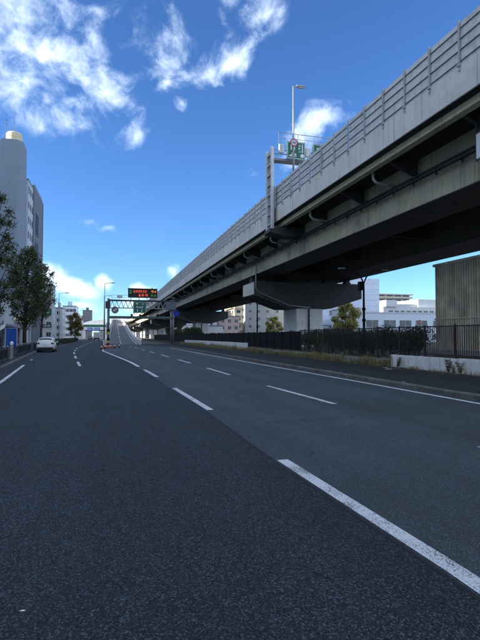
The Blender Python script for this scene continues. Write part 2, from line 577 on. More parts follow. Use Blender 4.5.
def part(name, mb, m, parent, bev=0.0, smooth=False, kind=None, label=None, fix=True, seg=1):
    """a mesh part given in world coordinates, with its own origin at its base"""
    lo, hi = mb.bounds()
    org = Vector(((lo[0] + hi[0]) / 2, (lo[1] + hi[1]) / 2, lo[2]))
    me = mb.mesh(name, org, bev, smooth, fix, seg)
    me.materials.append(MAT[m] if isinstance(m, str) else m)
    o = bpy.data.objects.new(name, me)
    col.objects.link(o)
    o.parent = parent
    o.location = org - base_of(parent)
    if kind:
        o['kind'] = kind
    if label:
        o['label'] = label
    return o

def again(src, parent, delta, name=None):
    """copy of one part (sharing its mesh), moved by delta"""
    o = src.copy()
    if name:
        o.name = name
    col.objects.link(o)
    o.parent = parent
    o.location = src.location + Vector(delta)
    return o

def copy_tree(o, parent=None):
    c = o.copy()
    col.objects.link(c)
    c.parent = parent
    for ch in list(o.children):
        copy_tree(ch, c)
    return c

def one(name, mb, m, label, cat, group=None, bev=0.0, smooth=False, fix=True):
    o = part(name, mb, m, None, bev, smooth, None, label, fix)
    o['category'] = cat
    if group:
        o['group'] = group
    return o

def setting(name, mb, m, bev=0.0, fix=True):
    o = part(name, mb, m, None, bev, fix=fix)
    o['kind'] = 'structure'
    return o

def interp(tab, y):
    ys = [t[0] for t in tab]
    xs = [t[1] for t in tab]
    return float(np.interp(y, ys, xs))

# ------------------------------------------------------------------ ground, roads, pavements
LEFT = [(-40, -4.0), (0, -4.35), (25, -5.0), (40, -6.1), (55, -7.2), (72, -7.55), (110, -7.6), (172, -7.6), (420, -9.5)]
SEAM = [(-40, 2.35), (3, 2.33), (6.25, 2.2), (10.9, 2.16), (15.8, 1.98), (20.2, 1.86), (24.5, 1.68), (32.3, 1.29), (45, .3), (56, -.6), (66, -.85), (84, -.7)]
RIGHT = [(-40, 9.3), (74, 9.3), (80, 9.0), (86, 8.0), (92, 6.6), (97, 5.95)]
def ys(a, b, n):
    return [a + (b - a) * i / n for i in range(n + 1)]
def line_of(tab, yy, z, dx=0.0):
    return [(interp(tab, y) + dx, y, z) for y in yy]

setting('ground', MB().add([(-2500, -2500, -.06), (2500, -2500, -.06), (2500, 2500, -.06), (-2500, 2500, -.06)], [(0, 1, 2, 3)]), 'ground', fix=False)
yy = ys(-40, 84, 124)
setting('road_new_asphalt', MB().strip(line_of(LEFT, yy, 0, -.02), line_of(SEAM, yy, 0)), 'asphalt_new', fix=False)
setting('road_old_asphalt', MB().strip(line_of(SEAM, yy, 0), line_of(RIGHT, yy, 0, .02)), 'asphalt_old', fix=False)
y2 = ys(84, 420, 84)
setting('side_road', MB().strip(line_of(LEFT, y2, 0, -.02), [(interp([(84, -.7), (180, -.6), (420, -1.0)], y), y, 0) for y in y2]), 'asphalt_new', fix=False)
y3 = ys(84, 97, 8)
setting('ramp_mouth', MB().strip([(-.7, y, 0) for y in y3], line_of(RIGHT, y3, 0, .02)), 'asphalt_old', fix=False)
setting('road_joint', MB().strip(line_of(SEAM, ys(-40, 60, 100), .003, -.025), line_of(SEAM, ys(-40, 60, 100), .003, .02)), 'tar', fix=False)

def stripe(name, tab, y0, y1, w, dx, m, label_z=.006):
    yy = ys(y0, y1, max(2, int((y1 - y0) / 1.5)))
    return setting(name, MB().strip(line_of(tab, yy, label_z, dx - w / 2), line_of(tab, yy, label_z, dx + w / 2)), m, fix=False)
# lane line beside the joint: dashes, then the solid line leading to the nose of the ramp
for y0, y1 in ((-8, -3.2), (1.4, 6.25), (10.85, 15.75), (20.15, 24.6)):
    stripe('lane_dash', SEAM, y0, y1, .16, .12, 'mark_white')
stripe('channel_line', SEAM, 27.2, 66, .17, .12, 'mark_edge')
MID = [(-10, 5.65), (6, 5.55), (11, 5.48), (15.6, 5.25), (20.4, 5.15), (25, 5.08), (40, 4.75), (60, 4.2), (97, 2.9)]
for k in range(9):
    stripe('lane_dash', MID, 1.6 + 9.4 * k, 6.2 + 9.4 * k, .15, 0, 'mark_white')
EDGE = [(-40, 9.0), (16, 9.0), (31, 8.75), (50, 8.6), (74, 8.7), (80, 8.5), (86, 7.5), (92, 6.2), (97, 5.6)]
stripe('edge_line', EDGE, -12, 70, .15, 0, 'mark_edge')
LEDGE = [(0, -3.0), (19, -3.75), (30.6, -4.73)]
stripe('edge_line', LEDGE, 2, 30.6, .15, 0, 'mark_white')
stripe('lane_dash', [(36, -5.15), (38, -5.3)], 36.2, 37.4, .15, 0, 'mark_white')
LD = [(28, -1.45), (37.5, -2.25), (54, -3.5), (70, -4.1), (110, -4.3), (200, -4.4)]
for k in range(12):
    stripe('lane_dash', LD, 28.7 + 9.6 * k, 33.4 + 9.6 * k, .16, 0, 'mark_white')

# kerbs: one stone each where they can be told apart
def kerb(name, tab, y0, y1, side, n_max):
    """side +1: the pavement lies towards +X"""
    k0 = setting(name, MB().strip(line_of(tab, ys(y0, y1, 60), -.03, 0), line_of(tab, ys(y0, y1, 60), -.03, side * .16)), 'kerb_stone', fix=False)
    L, i, y = .6, 0, y0
    proto = None
    while y + L <= y1:
        x, xn = interp(tab, y), interp(tab, y + L)
        a = -math.atan2(xn - x, L)
        if proto is None:
            mb = MB()
            mb.prism([(0, -.03), (side * .17, -.03), (side * .17, .165), (side * .03, .165), (side * .005, .13)], 'y', .006, L - .006)
            me = mb.mesh('kerb_stone', bev=.008)
            me.materials.append(MAT['kerb_stone'])
            proto = me
        if i < n_max:
            o = bpy.data.objects.new('kerb_stone', proto)
            col.objects.link(o)
            o.parent = k0
            o.location = Vector((x, y, random.uniform(-.006, .006))) - base_of(k0)
            o.rotation_euler = (0, random.uniform(-.015, .015), a)
        else:
            break
        i += 1
        y += L
    if y < y1:
        yy = ys(y, y1, max(2, int((y1 - y) / 4)))
        mb = MB()
        lo = line_of(tab, yy, -.03, 0)
        up = line_of(tab, yy, .16, side * .01)
        bk = line_of(tab, yy, .16, side * .17)
        mb.strip(lo, up)
        mb.strip(up, bk)
        part('kerb_run', mb, 'kerb_stone', k0, kind='stuff', fix=False)
    return k0
kerb('kerb_right', RIGHT, 4.0, 96, +1, 100)
kerb('kerb_left', LEFT, 14.0, 260, -1, 90)

def raised(name, tab, y0, y1, d0, d1, z, m):
    yy = ys(y0, y1, max(4, int((y1 - y0) / 2)))
    return setting(name, MB().strip(line_of(tab, yy, z, d0), line_of(tab, yy, z, d1)), m, fix=False)
yy = ys(-40, 97, 70)
setting('pavement_right', MB().strip(line_of(RIGHT, yy, .15, .165), [(14.02, y, .15) for y in yy]), 'asphalt_walk', fix=False)
yy = ys(-40, 420, 150)
setting('pavement_left', MB().strip([(-15.5, y, .15) for y in yy], line_of(LEFT, yy, .15, -.165)), 'asphalt_walk', fix=False)
setting('yard_ground', MB().box(14.1, 60, -40, 420, -.05, .42), 'soil')

# ------------------------------------------------------------------ the viaduct
VD = root('elevated_expressway', 'long grey and cream elevated expressway on wide piers beside the road', 'viaduct', (22.8, 52, 0))
Y0, Y1 = -20.0, 420.0
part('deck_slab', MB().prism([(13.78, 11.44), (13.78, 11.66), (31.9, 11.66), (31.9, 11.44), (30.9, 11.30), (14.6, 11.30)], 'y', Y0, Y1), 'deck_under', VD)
part('road_surface', MB().add([(14.1, Y0, 11.67), (31.6, Y0, 11.67), (31.6, Y1, 11.67), (14.1, Y1, 11.67)], [(0, 1, 2, 3)]), 'asphalt_ramp', VD, fix=False)
# parapet in cast lengths
BAY = 1.87
PY0 = 16.11 - 2 * BAY * 9 - .93
L = BAY * 3
p0 = part('parapet', MB().prism([(13.70, 11.41), (13.70, 12.70), (13.95, 12.70), (14.09, 11.66), (13.79, 11.66), (13.79, 11.41)], 'y', PY0 + .012, PY0 + L - .012), 'concrete_parapet', VD, bev=.012)
n_par = int((Y1 - PY0) / L)
for k in range(1, n_par):
    again(p0, VD, (0, k * L, 0))
part('far_parapet', MB().prism([(31.91, 11.41), (31.91, 12.70), (31.66, 12.70), (31.55, 11.68), (31.80, 11.66), (31.80, 11.41)], 'y', Y0, Y1), 'concrete_parapet', VD)
# cream edge beam in lengths, with its lower lip
f0 = part('edge_beam', MB().box(14.15, 14.42, PY0 + .01, PY0 + 2 * L - .01, 11.06, 11.425).box(14.10, 14.50, PY0 + .01, PY0 + 2 * L - .01, 11.03, 11.058), 'steel_cream', VD, bev=.006)
for k in range(1, n_par // 2):
    again(f0, VD, (0, k * 2 * L, 0))
# noise barrier: posts, plates, rails
FR = [12.73, 12.86, 13.33, 13.78, 14.22, 14.50]
post = MB().box(13.63, 13.72, -.03, .03, 12.45, 14.56).box(13.60, 13.73, -.07, .07, 12.64, 12.76).box(13.585, 13.60, -.06, -.035, 12.64, 12.70).box(13.585, 13.60, .035, .06, 12.64, 12.70)
q0 = part('barrier_post', post, 'barrier_steel', VD, bev=.006)
q0.location.y = PY0 + .93 - VD.location.y
n_bay = int((Y1 - PY0) / BAY) - 1
for k in range(1, n_bay):
    again(q0, VD, (0, k * BAY, 0))
plates = []
for j in range(5):
    z0, z1 = FR[j] + .012, FR[j + 1] - .012
    mb = MB().box(13.735, 13.775, .07, BAY - .07, z0, z1)
    if j:
        zm = (z0 + z1) / 2
        mb.box(13.722, 13.736, .08, BAY - .08, zm - .012, zm + .012)
    o = part('barrier_panel', mb, 'panel_grey', VD, bev=.004)
    plates.append(o)
first = 22          # bays before this lie behind the eye
N_IND = 58
y_first = PY0 + .93 + first * BAY
for j, o in enumerate(plates):
    base = o.location.copy()
    o.location.y = base.y + y_first
    for k in range(1, N_IND):
        again(o, VD, (0, k * BAY, 0))
mb = MB()
for a, b in ((PY0 + .95, y_first - .02), (y_first + N_IND * BAY + .02, PY0 + (n_bay - 1) * BAY + .9)):
    for j in range(5):
        mb.box(13.735, 13.775, a, b, FR[j] + .012, FR[j + 1] - .012)
part('barrier_panel_run', mb, 'panel_grey', VD, kind='stuff')
for z in FR[1:5]:
    part('barrier_rail', MB().box(13.685, 13.73, PY0 + .95, PY0 + (n_bay - 1) * BAY + .9, z - .010, z + .010), 'rail_grey', VD)
# two steel box girders: webs, bottom flange, stiffeners, lugs under the flange
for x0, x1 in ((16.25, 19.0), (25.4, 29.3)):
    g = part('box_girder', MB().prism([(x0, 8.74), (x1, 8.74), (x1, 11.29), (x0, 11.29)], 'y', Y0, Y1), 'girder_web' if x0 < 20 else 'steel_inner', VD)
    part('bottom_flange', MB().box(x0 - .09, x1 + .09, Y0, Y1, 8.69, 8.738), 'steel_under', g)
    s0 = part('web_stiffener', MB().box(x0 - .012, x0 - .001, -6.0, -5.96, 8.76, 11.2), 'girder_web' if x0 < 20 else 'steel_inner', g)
    for k in range(1, 60):
        again(s0, g, (0, k * 3.74, 0))
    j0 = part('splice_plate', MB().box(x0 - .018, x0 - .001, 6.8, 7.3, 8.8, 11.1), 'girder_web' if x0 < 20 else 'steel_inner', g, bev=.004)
    for k in range(1, 16):
        again(j0, g, (0, k * 11.22, 0))
    l0 = part('lug', MB().box((x0 + x1) / 2 - .06, (x0 + x1) / 2 + .06, 9.9, 10.02, 8.60, 8.689), 'rail_dark', g)
    for k in range(1, 60):
        again(l0, g, (0, k * 1.87, 0))
# cantilever brackets and cross beams
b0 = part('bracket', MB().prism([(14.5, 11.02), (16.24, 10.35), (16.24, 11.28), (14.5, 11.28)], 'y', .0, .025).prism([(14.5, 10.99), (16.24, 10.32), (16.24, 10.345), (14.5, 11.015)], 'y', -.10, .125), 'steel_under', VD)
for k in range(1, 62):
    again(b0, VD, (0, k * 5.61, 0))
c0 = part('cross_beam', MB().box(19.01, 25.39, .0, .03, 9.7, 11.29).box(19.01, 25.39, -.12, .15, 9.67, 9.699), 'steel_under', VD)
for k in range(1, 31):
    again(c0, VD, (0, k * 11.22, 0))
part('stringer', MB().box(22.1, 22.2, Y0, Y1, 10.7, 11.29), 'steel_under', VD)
# service pipe along the upper web, with clips
part('service_pipe', MB().tube([(15.98, y, 10.30) for y in ys(Y0, 250, 4)], .07, 8), 'rail_dark', VD, smooth=True)
part('cable_tray', MB().box(15.80, 16.02, Y0, 250, 10.02, 10.10), 'steel_under', VD)
h0 = part('pipe_clip', MB().box(15.86, 16.24, .0, .05, 10.11, 10.2).box(15.93, 16.03, .0, .05, 9.86, 10.015), 'rail_dark', VD)
for k in range(1, 90):
    again(h0, VD, (0, k * 1.87, 0))
# curved drain pipes that drop from the deck edge and run in to the girder
dr = [(14.62, 0, 11.2), (14.62, 0, 10.85), (14.66, 0, 10.68), (14.78, 0, 10.55), (14.95, 0, 10.50), (16.1, 0, 10.42)]
d0 = part('drain_pipe', MB().tube(dr, .085, 8), 'galv_light', VD, smooth=True)
dl = d0.location.copy()
for i, y in enumerate((24.3, 33.2, 42.4, 51.5, 60.4, 69.2, 78, 87, 96, 105, 114)):
    o = d0 if i == 0 else again(d0, VD, (0, 0, 0))
    o.location.y = dl.y + y

def pier(y):
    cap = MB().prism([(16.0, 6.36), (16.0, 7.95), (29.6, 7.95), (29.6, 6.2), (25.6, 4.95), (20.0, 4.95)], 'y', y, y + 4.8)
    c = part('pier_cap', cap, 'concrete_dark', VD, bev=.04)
    part('end_plate', MB().box(15.955, 15.995, y + .12, y + 4.68, 6.47, 7.86), 'steel_cap', c, bev=.01)
    for x in (16.6, 18.6, 25.9, 28.8):
        part('bearing', MB().box(x - .35, x + .35, y + 1.9, y + 2.9, 7.952, 8.35).box(x - .28, x + .28, y + 2.0, y + 2.8, 8.352, 8.688), 'steel_under', c, bev=.01)
    k = part('pier_column', MB().box(21.2, 24.6, y + .25, y + 4.55, .2, 4.949), 'pier_white', VD, bev=.12, seg=2)
    part('downpipe', MB().tube([(22.75, y + .16, .45), (22.75, y + .16, 4.7), (22.75, y - .10, 5.0)], .09, 8), 'rail_dark', k, smooth=True)
    for z in (1.6, 2.9, 4.1):
        part('pipe_bracket', MB().box(22.6, 22.9, y + .04, y + .248, z, z + .06), 'rail_dark', k)
    part('gutter_pipe', MB().tube([(16.15, y - .12, 10.35), (16.15, y - .12, 9.3), (16.12, y - .14, 8.2), (16.10, y - .12, 7.2), (16.35, y - .12, 6.75), (17.6, y - .12, 6.2), (20.1, y - .12, 5.25), (22.75, y - .10, 5.0)], .075, 8), 'galv', c, smooth=True)
for y in (-14.8, 52.0, 119.0, 186.0, 253.0, 320.0, 387.0):
    pier(y)

# sign mast with its overhead sign frame, standing on a bracket outside the parapet
SM = root('deck_sign_mast', 'pale steel lattice mast holding an overhead sign frame above the expressway', 'sign mast', (13.4, 38.7, 10.2))
part('bracket_box', MB().prism([(13.05, 10.45), (13.05, 10.75), (14.09, 10.98), (16.2, 10.98), (16.2, 10.2), (14.3, 10.2)], 'y', 38.0, 39.5), 'steel_under', SM, bev=.02)
for y in (37.95, 39.22):
    part('mast_chord', MB().box(13.18, 13.42, y, y + .26, 10.76, 17.75), 'galv_light', SM, bev=.015)
r0 = part('mast_rung', MB().box(13.24, 13.36, 38.21, 39.22, 11.2, 11.28), 'galv_light', SM)
for k in range(1, 8):
    again(r0, SM, (0, 0, k * .86))
part('mast_back', MB().box(13.38, 13.40, 38.25, 39.20, 10.8, 17.7), 'galv', SM)
for z in (16.85, 17.6):
    for y in (38.25, 39.1):
        part('truss_chord', MB().box(13.43, 31.0, y, y + .07, z, z + .07), 'galv', SM)
t0 = part('truss_web', MB().bar((13.6, 38.28, 16.92), (14.5, 38.28, 17.6), .05), 'galv', SM)
for k in range(1, 9):
    again(t0, SM, (1.9 * k, 0, 0))
part('hand_rail', MB().bar((13.9, 38.26, 19.15), (31, 38.26, 19.15), .045).bar((13.9, 38.26, 18.7), (31, 38.26, 18.7), .03), 'galv', SM)
u0 = part('rail_post', MB().box(13.95, 13.99, 38.24, 38.28, 17.67, 19.13), 'galv', SM)
for k in range(1, 9):
    again(u0, SM, (1.75 * k, 0, 0))
part('walkway', MB().box(13.45, 31, 38.3, 39.1, 16.76, 16.84), 'galv', SM)
bx0 = part('control_box', MB().box(13.95, 14.4, 38.1, 38.24, 17.35, 18.1), 'galv_light', SM, bev=.02)
again(bx0, SM, (2.45, 0, -.1))

def glyphs(mb, x0, x1, z0, z1, y, n, seed, rows=1):
    """dense strokes of far-off lettering, too small to read"""
    rg = random.Random(seed)
    w, h = (x1 - x0) / n, (z1 - z0) / rows
    for r in range(rows):
        for i in range(n):
            a, b = x0 + i * w + w * .1, x0 + (i + 1) * w - w * .1
            c, d = z0 + r * h + h * .1, z0 + (r + 1) * h - h * .1
            t = min(w, h) * .13
            for _ in range(3):
                q = rg.uniform(c, d - t)
                mb.box(a, b - rg.uniform(0, w * .25), y, y + .012, q, q + t)
            for _ in range(2):
                q = rg.uniform(a, b - t)
                mb.box(q, q + t, y - .001, y + .011, c, d)
    return mb

def guide_sign(name, label, x0, x1, z0, z1, y, marks):
    s = root(name, label, 'road sign', ((x0 + x1) / 2, y, z0))
    part('board', MB().box(x0, x1, y, y + .06, z0, z1), 'sign_green', s, bev=.02)
    bw = .04
    part('border', MB().box(x0 + .06, x1 - .06, y - .004, y - .001, z1 - .06 - bw, z1 - .06).box(x0 + .06, x1 - .06, y - .004, y - .001, z0 + .06, z0 + .06 + bw).box(x0 + .06, x0 + .06 + bw, y - .004, y - .001, z0 + .06 + bw, z1 - .06 - bw).box(x1 - .06 - bw, x1 - .06, y - .004, y - .001, z0 + .06 + bw, z1 - .06 - bw), 'sign_white', s)
    mb = MB()
    marks(mb, y - .014)
    part('lettering', mb, 'sign_white', s, kind='stuff')
    part('bracket', MB().box(x0 + .3, x0 + .4, y + .061, y + .25, z0 + .2, z1 - .2).box(x1 - .4, x1 - .3, y + .061, y + .25, z0 + .2, z1 - .2), 'galv', s)
    return s
def marks_a(mb, y):
    for x in (14.95, 15.25):
        mb.box(x, x + .09, y, y + .012, 17.65, 18.15)
    glyphs(mb, 14.8, 15.5, 17.0, 17.45, y, 2, 4)
    mb.box(15.98, 16.07, y, y + .012, 17.45, 18.2)
    glyphs(mb, 15.65, 15.9, 17.45, 18.2, y, 1, 8, 3)
    mb.disc_y((16.0, y, 17.2), .17, .012, 16)
guide_sign('green_guide_sign', 'green guide sign with white lettering on the mast frame, nearer the mast', 14.6, 16.3, 16.85, 18.4, 38.0, marks_a)
def marks_b(mb, y):
    glyphs(mb, 17.3, 19.1, 17.1, 18.1, y, 3, 21, 2)
guide_sign('green_guide_sign', 'green guide sign half hidden behind the noise barrier, right of the other', 17.0, 19.4, 16.85, 18.4, 38.0, marks_b)

def lamp_post(name, label, base, h, arm, r=.09, group=None, tilt=0.12, head=.75, m='galv'):
    """tapered pole, short arm (dx, dy) and a flat lamp head"""
    o = root(name, label, 'street lamp', base, group)
    x, y, z = base
    part('base_plate', MB().box(x - .2, x + .2, y - .2, y + .2, z, z + .05).lathe((x, y, z + .05), [(.17, 0), (.17, .3), (r * 1.1, .36)], 10), m, o)
    ax, ay = arm
    part('pole', MB().tube([(x, y, z + .36), (x, y, z + h * .5), (x, y, z + h)], [r, r * .8, r * .55], 10), m, o, smooth=True)
    k = math.hypot(ax, ay)
    ux, uy = ax / k, ay / k
    part('arm', MB().tube([(x, y, z + h - .05), (x + ax * .5, y + ay * .5, z + h + tilt * .6), (x + ax, y + ay, z + h + tilt)], r * .45, 8), m, o, smooth=True)
    p0, p1 = Vector((x + ax, y + ay, z + h + tilt)), Vector((x + ax + ux * head, y + ay + uy * head, z + h + tilt + .03))
    hd = part('lamp_head', MB().bar(p0, p1, .26, .12), 'lamp_shell', o, bev=.03)
    part('lens', MB().bar(p0 + Vector((ux * .12, uy * .12, -.075)), p1 + Vector((-ux * .08, -uy * .08, -.08)), .2, .03), 'lens', hd)
    return o
lamp_post('deck_lamp', 'tall slim lamp post standing on the expressway parapet', (13.86, 34.65, 12.70), 8.6, (.25, 0), .085, head=.75, tilt=.05)
rs = root('round_deck_sign', 'small round red rimmed sign on the expressway lamp post', 'road sign', (13.86, 34.5, 16.4))
part('disc', MB().disc_y((13.86, 34.50, 16.78), .30, .02), 'galv_light', rs)
part('rim', MB().ring_y((13.86, 34.49, 16.78), .235, .31, .03), 'sign_red', rs)
part('mark', glyphs(MB(), 13.70, 14.02, 16.68, 16.88, 34.487, 2, 77), 'sign_blue', rs, kind='stuff')
part('clamp', MB().box(13.78, 13.94, 34.522, 34.60, 16.7, 16.85), 'galv', rs)

# white board hung under the deck edge
hb = root('hanging_white_board', 'white board hung under the expressway edge at the right margin', 'board', (15.0, 15.8, 9.15))
part('panel', MB().box(14.98, 15.02, 14.6, 16.72, 9.19, 10.25), 'sign_white', hb, bev=.008)
part('frame', MB().box(15.021, 15.06, 16.74, 16.80, 9.1, 10.9).box(15.021, 15.06, 14.52, 14.58, 9.1, 10.9).box(15.03, 15.06, 14.58, 16.74, 10.3, 10.36).box(15.03, 15.06, 14.58, 16.74, 9.10, 9.16), 'rail_dark', hb)
part('hanger', MB().box(15.03, 15.07, 16.74, 16.80, 10.9, 11.3).box(15.03, 15.07, 14.52, 14.58, 10.9, 11.3), 'rail_dark', hb)

# ------------------------------------------------------------------ ramp up to the expressway
RMP_Z = [(90, 0), (97, .02), (110, .35), (130, 1.15), (155, 2.6), (180, 4.2), (270, 10.6), (300, 11.5), (345, 11.7), (420, 11.7)]
RMP_L = [(90, -.55), (130, .0), (180, .7), (270, 2.2), (345, 7.5), (420, 9.0)]
RMP_R = [(90, 6.0), (97, 5.95), (130, 6.2), (180, 6.7), (270, 6.9), (345, 12.5), (420, 13.5)]
RP = root('expressway_ramp', 'ramp climbing straight ahead between pale side walls to the expressway', 'ramp', (3, 97, 0))
yy = ys(97, 420, 110)
zz = [interp(RMP_Z, y) + .004 for y in yy]
part('road_surface', MB().strip([(interp(RMP_L, y), y, z) for y, z in zip(yy, zz)], [(interp(RMP_R, y), y, z) for y, z in zip(yy, zz)]), 'asphalt_ramp', RP, fix=False)
def ribbon_wall(tab, dx, w, z_lo, z_hi, y0, y1, follow=True):
    mb = MB()
    yy = ys(y0, y1, int((y1 - y0) / 4))
    A, B, C, D = [], [], [], []
    for y in yy:
        x, z = interp(tab, y) + dx, interp(RMP_Z, y)
        A.append((x, y, z + z_hi)); B.append((x + w, y, z + z_hi))
        lo = z + z_lo if follow else -.1
        C.append((x, y, lo)); D.append((x + w, y, lo))
    mb.strip(A, B); mb.strip(C, A); mb.strip(B, D); mb.strip(D, C)
    n = len(mb.v)
    mb.add([A[0], B[0], D[0], C[0]], [(0, 1, 2, 3)])
    return mb
part('side_wall', ribbon_wall(RMP_R, .02, .28, -.5, .95, 95, 420), 'concrete_white', RP, fix=False)
part('side_wall', ribbon_wall(RMP_L, -.3, .28, -.5, .95, 86, 420), 'concrete_white', RP, fix=False)
part('retaining_wall', ribbon_wall(RMP_R, -.2, .15, -1, -.1, 97, 165, False), 'concrete_grey', RP, fix=False)
part('retaining_wall', ribbon_wall(RMP_L, .0, .15, -1, -.1, 97, 165, False), 'concrete_grey', RP, fix=False)
yb = ys(160, 420, 60)
part('soffit', MB().strip([(interp(RMP_L, y) + .2, y, interp(RMP_Z, y) - 1.2) for y in yb], [(interp(RMP_R, y) - .2, y, interp(RMP_Z, y) - 1.2) for y in yb]), 'steel_under', RP, fix=False)
part('girder_face', ribbon_wall(RMP_R, -.35, .1, -1.2, -.35, 160, 420), 'steel_cream', RP, fix=False)
part('girder_face', ribbon_wall(RMP_L, .25, .1, -1.2, -.35, 160, 420), 'steel_cream', RP, fix=False)
for y in (185, 215, 245, 280, 315, 350):
    xc = (interp(RMP_L, y) + interp(RMP_R, y)) / 2
    part('ramp_pier', MB().box(xc - 1, xc + 1, y, y + 1.6, -.05, interp(RMP_Z, y) - 2.2).prism([(xc - 2.6, interp(RMP_Z, y) - 1.6), (xc + 2.6, interp(RMP_Z, y) - 1.6), (xc + 2.6, interp(RMP_Z, y) - 1.25), (xc - 2.6, interp(RMP_Z, y) - 1.25)], 'y', y, y + 1.6).box(xc - 1.3, xc + 1.3, y - .1, y + 1.7, interp(RMP_Z, y) - 2.19, interp(RMP_Z, y) - 1.61), 'concrete_grey', RP)
for k in range(16):
    ya, yb_ = 100 + 11 * k, 105 + 11 * k
    f = lambda y: (interp(RMP_L, y) + interp(RMP_R, y)) / 2 - .2
    part('lane_dash', MB().strip([(f(y) - .1, y, interp(RMP_Z, y) + .02) for y in (ya, yb_)], [(f(y) + .1, y, interp(RMP_Z, y) + .02) for y in (ya, yb_)]), 'mark_edge', RP, fix=False)
for tab, dx in ((RMP_L, .35), (RMP_R, -.35)):
    part('edge_line', MB().strip([(interp(tab, y) + dx - .07, y, interp(RMP_Z, y) + .02) for y in yy], [(interp(tab, y) + dx + .07, y, interp(RMP_Z, y) + .02) for y in yy]), 'mark_edge', RP, fix=False)

# ------------------------------------------------------------------ sign gantry over the ramp mouth
GY = 83.0
G = root('sign_gantry', 'steel truss sign gantry spanning the road where the ramp begins', 'gantry', (5.4, GY, 0))
pl = part('post', MB().tube([(.05, GY, 0), (.05, GY, 8.0)], .20, 12), 'steel_blue_grey', G, smooth=True)
for i, z in enumerate((.55, 1.0, 2.0, 2.45)):
    part('band', MB().lathe((.05, GY, z), [(.206, 0), (.21, .01), (.21, .33), (.206, .34)], 14), 'yellow' if i in (0, 2) else 'black_metal', pl)
for x in (10.45, 10.85):
    q = part('post', MB().tube([(x, GY, .1), (x, GY, 7.9)], .16, 12), 'galv', G, smooth=True)
    part('base_plate', MB().box(x - .18, x + .18, GY - .3, GY + .3, .1, .16), 'galv', q)
part('post_web', MB().bar((10.45, GY, 1.5), (10.85, GY, 2.5), .06).bar((10.45, GY, 3.5), (10.85, GY, 4.5), .06).bar((10.45, GY, 5.5), (10.85, GY, 6.5), .06), 'galv', G)
for y in (GY - .4, GY + .4):
    part('top_chord', MB().box(.0, 11.2, y - .09, y + .09, 7.55, 7.78), 'rail_dark', G)
    part('bottom_chord', MB().box(.3, 10.8, y - .07, y + .07, 6.35, 6.47), 'galv', G)
    mb = MB()
    n = 14
    for i in range(n):
        x = .3 + i * 10.2 / n
        mb.bar((x, y, 6.47), (x + 5.1 / n, y, 7.56), .07)
        mb.bar((x + 5.1 / n, y, 7.56), (x + 10.2 / n, y, 6.47), .07)
    part('truss_web', mb, 'galv', G)
part('walkway', MB().box(.4, 10.7, GY - .31, GY + .31, 7.60, 7.66), 'steel_blue_grey', G)
part('lower_beam', MB().box(.15, 10.9, GY - .25, GY + .25, 4.62, 5.05), 'steel_green_grey', G, bev=.03)
part('joint_box', MB().box(9.6, 11.3, GY - .5, GY + .5, 6.2, 7.54), 'steel_blue_grey', G, bev=.03)
part('joint_box', MB().box(-.45, .35, GY - .28, GY + .28, 6.3, 7.5), 'rail_dark', G, bev=.03)
part('hand_rail', MB().bar((.6, GY - .3, 8.55), (3.1, GY - .3, 8.55), .05).bar((.6, GY - .3, 8.1), (3.1, GY - .3, 8.1), .04).bar((.6, GY - .3, 7.78), (.6, GY - .3, 8.55), .05).bar((1.85, GY - .3, 7.78), (1.85, GY - .3, 8.55), .05).bar((8.2, GY - .3, 8.3), (11.1, GY - .3, 8.3), .05).bar((11.1, GY - .3, 7.78), (11.1, GY - .3, 8.3), .05), 'galv', G)
part('rail_plate', MB().box(1.4, 2.3, GY - .34, GY - .31, 8.05, 8.5), 'galv_light', G)
for x in (3.7, 5.1, 8.0):
    part('flood_lamp', MB().box(x, x + .2, GY - .55, GY - .2, 5.051, 5.1).box(x - .06, x + .26, GY - .8, GY - .5, 5.06, 5.38), 'black_metal', G, bev=.02)

LS = root('message_sign', 'black electronic message sign with red and green characters on the gantry', 'message sign', (5.63, GY - .5, 7.9))
part('cabinet', MB().box(3.2, 8.06, GY - .55, GY + .1, 8.18, 9.66), 'led_black', LS, bev=.03)
part('visor', MB().box(3.15, 8.11, GY - .75, GY + .12, 9.661, 9.72), 'rail_dark', LS)
mb = MB()
glyphs(mb, 4.05, 6.35, 8.98, 9.5, GY - .575, 6, 31)
glyphs(mb, 4.9, 5.9, 8.32, 8.86, GY - .575, 2, 32)
glyphs(mb, 6.0, 6.5, 8.32, 8.86, GY - .575, 1, 33)
part('red_characters', mb, 'led_red', LS)
mb = MB()
glyphs(mb, 6.98, 7.9, 8.98, 9.5, GY - .575, 2, 34)
part('amber_characters', mb, 'led_amber', LS)
mb = MB()
glyphs(mb, 3.3, 3.95, 8.75, 9.52, GY - .575, 1, 35, 2)
glyphs(mb, 7.0, 7.85, 8.3, 8.8, GY - .575, 2, 36)
part('green_characters', mb, 'led_green', LS)
for x in (3.6, 5.0, 6.3, 7.6):
    part('stand', MB().box(x, x + .1, GY - .4, GY - .3, 7.781, 8.179), 'galv', LS)
bc = part('beacon', MB().lathe((7.2, GY - .3, 9.72), [(.1, 0), (.1, .18), (.06, .25)], 10), 'led_green', LS)
def marks_c(mb, y):
    glyphs(mb, 4.45, 5.9, 6.95, 7.3, y, 3, 41)
    glyphs(mb, 4.5, 5.8, 6.35, 6.8, y, 3, 42)
    for x in (4.7, 5.4):
        mb.box(x, x + .12, y, y + .012, 5.75, 6.2)
guide_sign('green_guide_sign', 'dark green guide sign hung under the message sign on the gantry', 4.05, 6.2, 5.55, 7.48, GY - .75, marks_c)

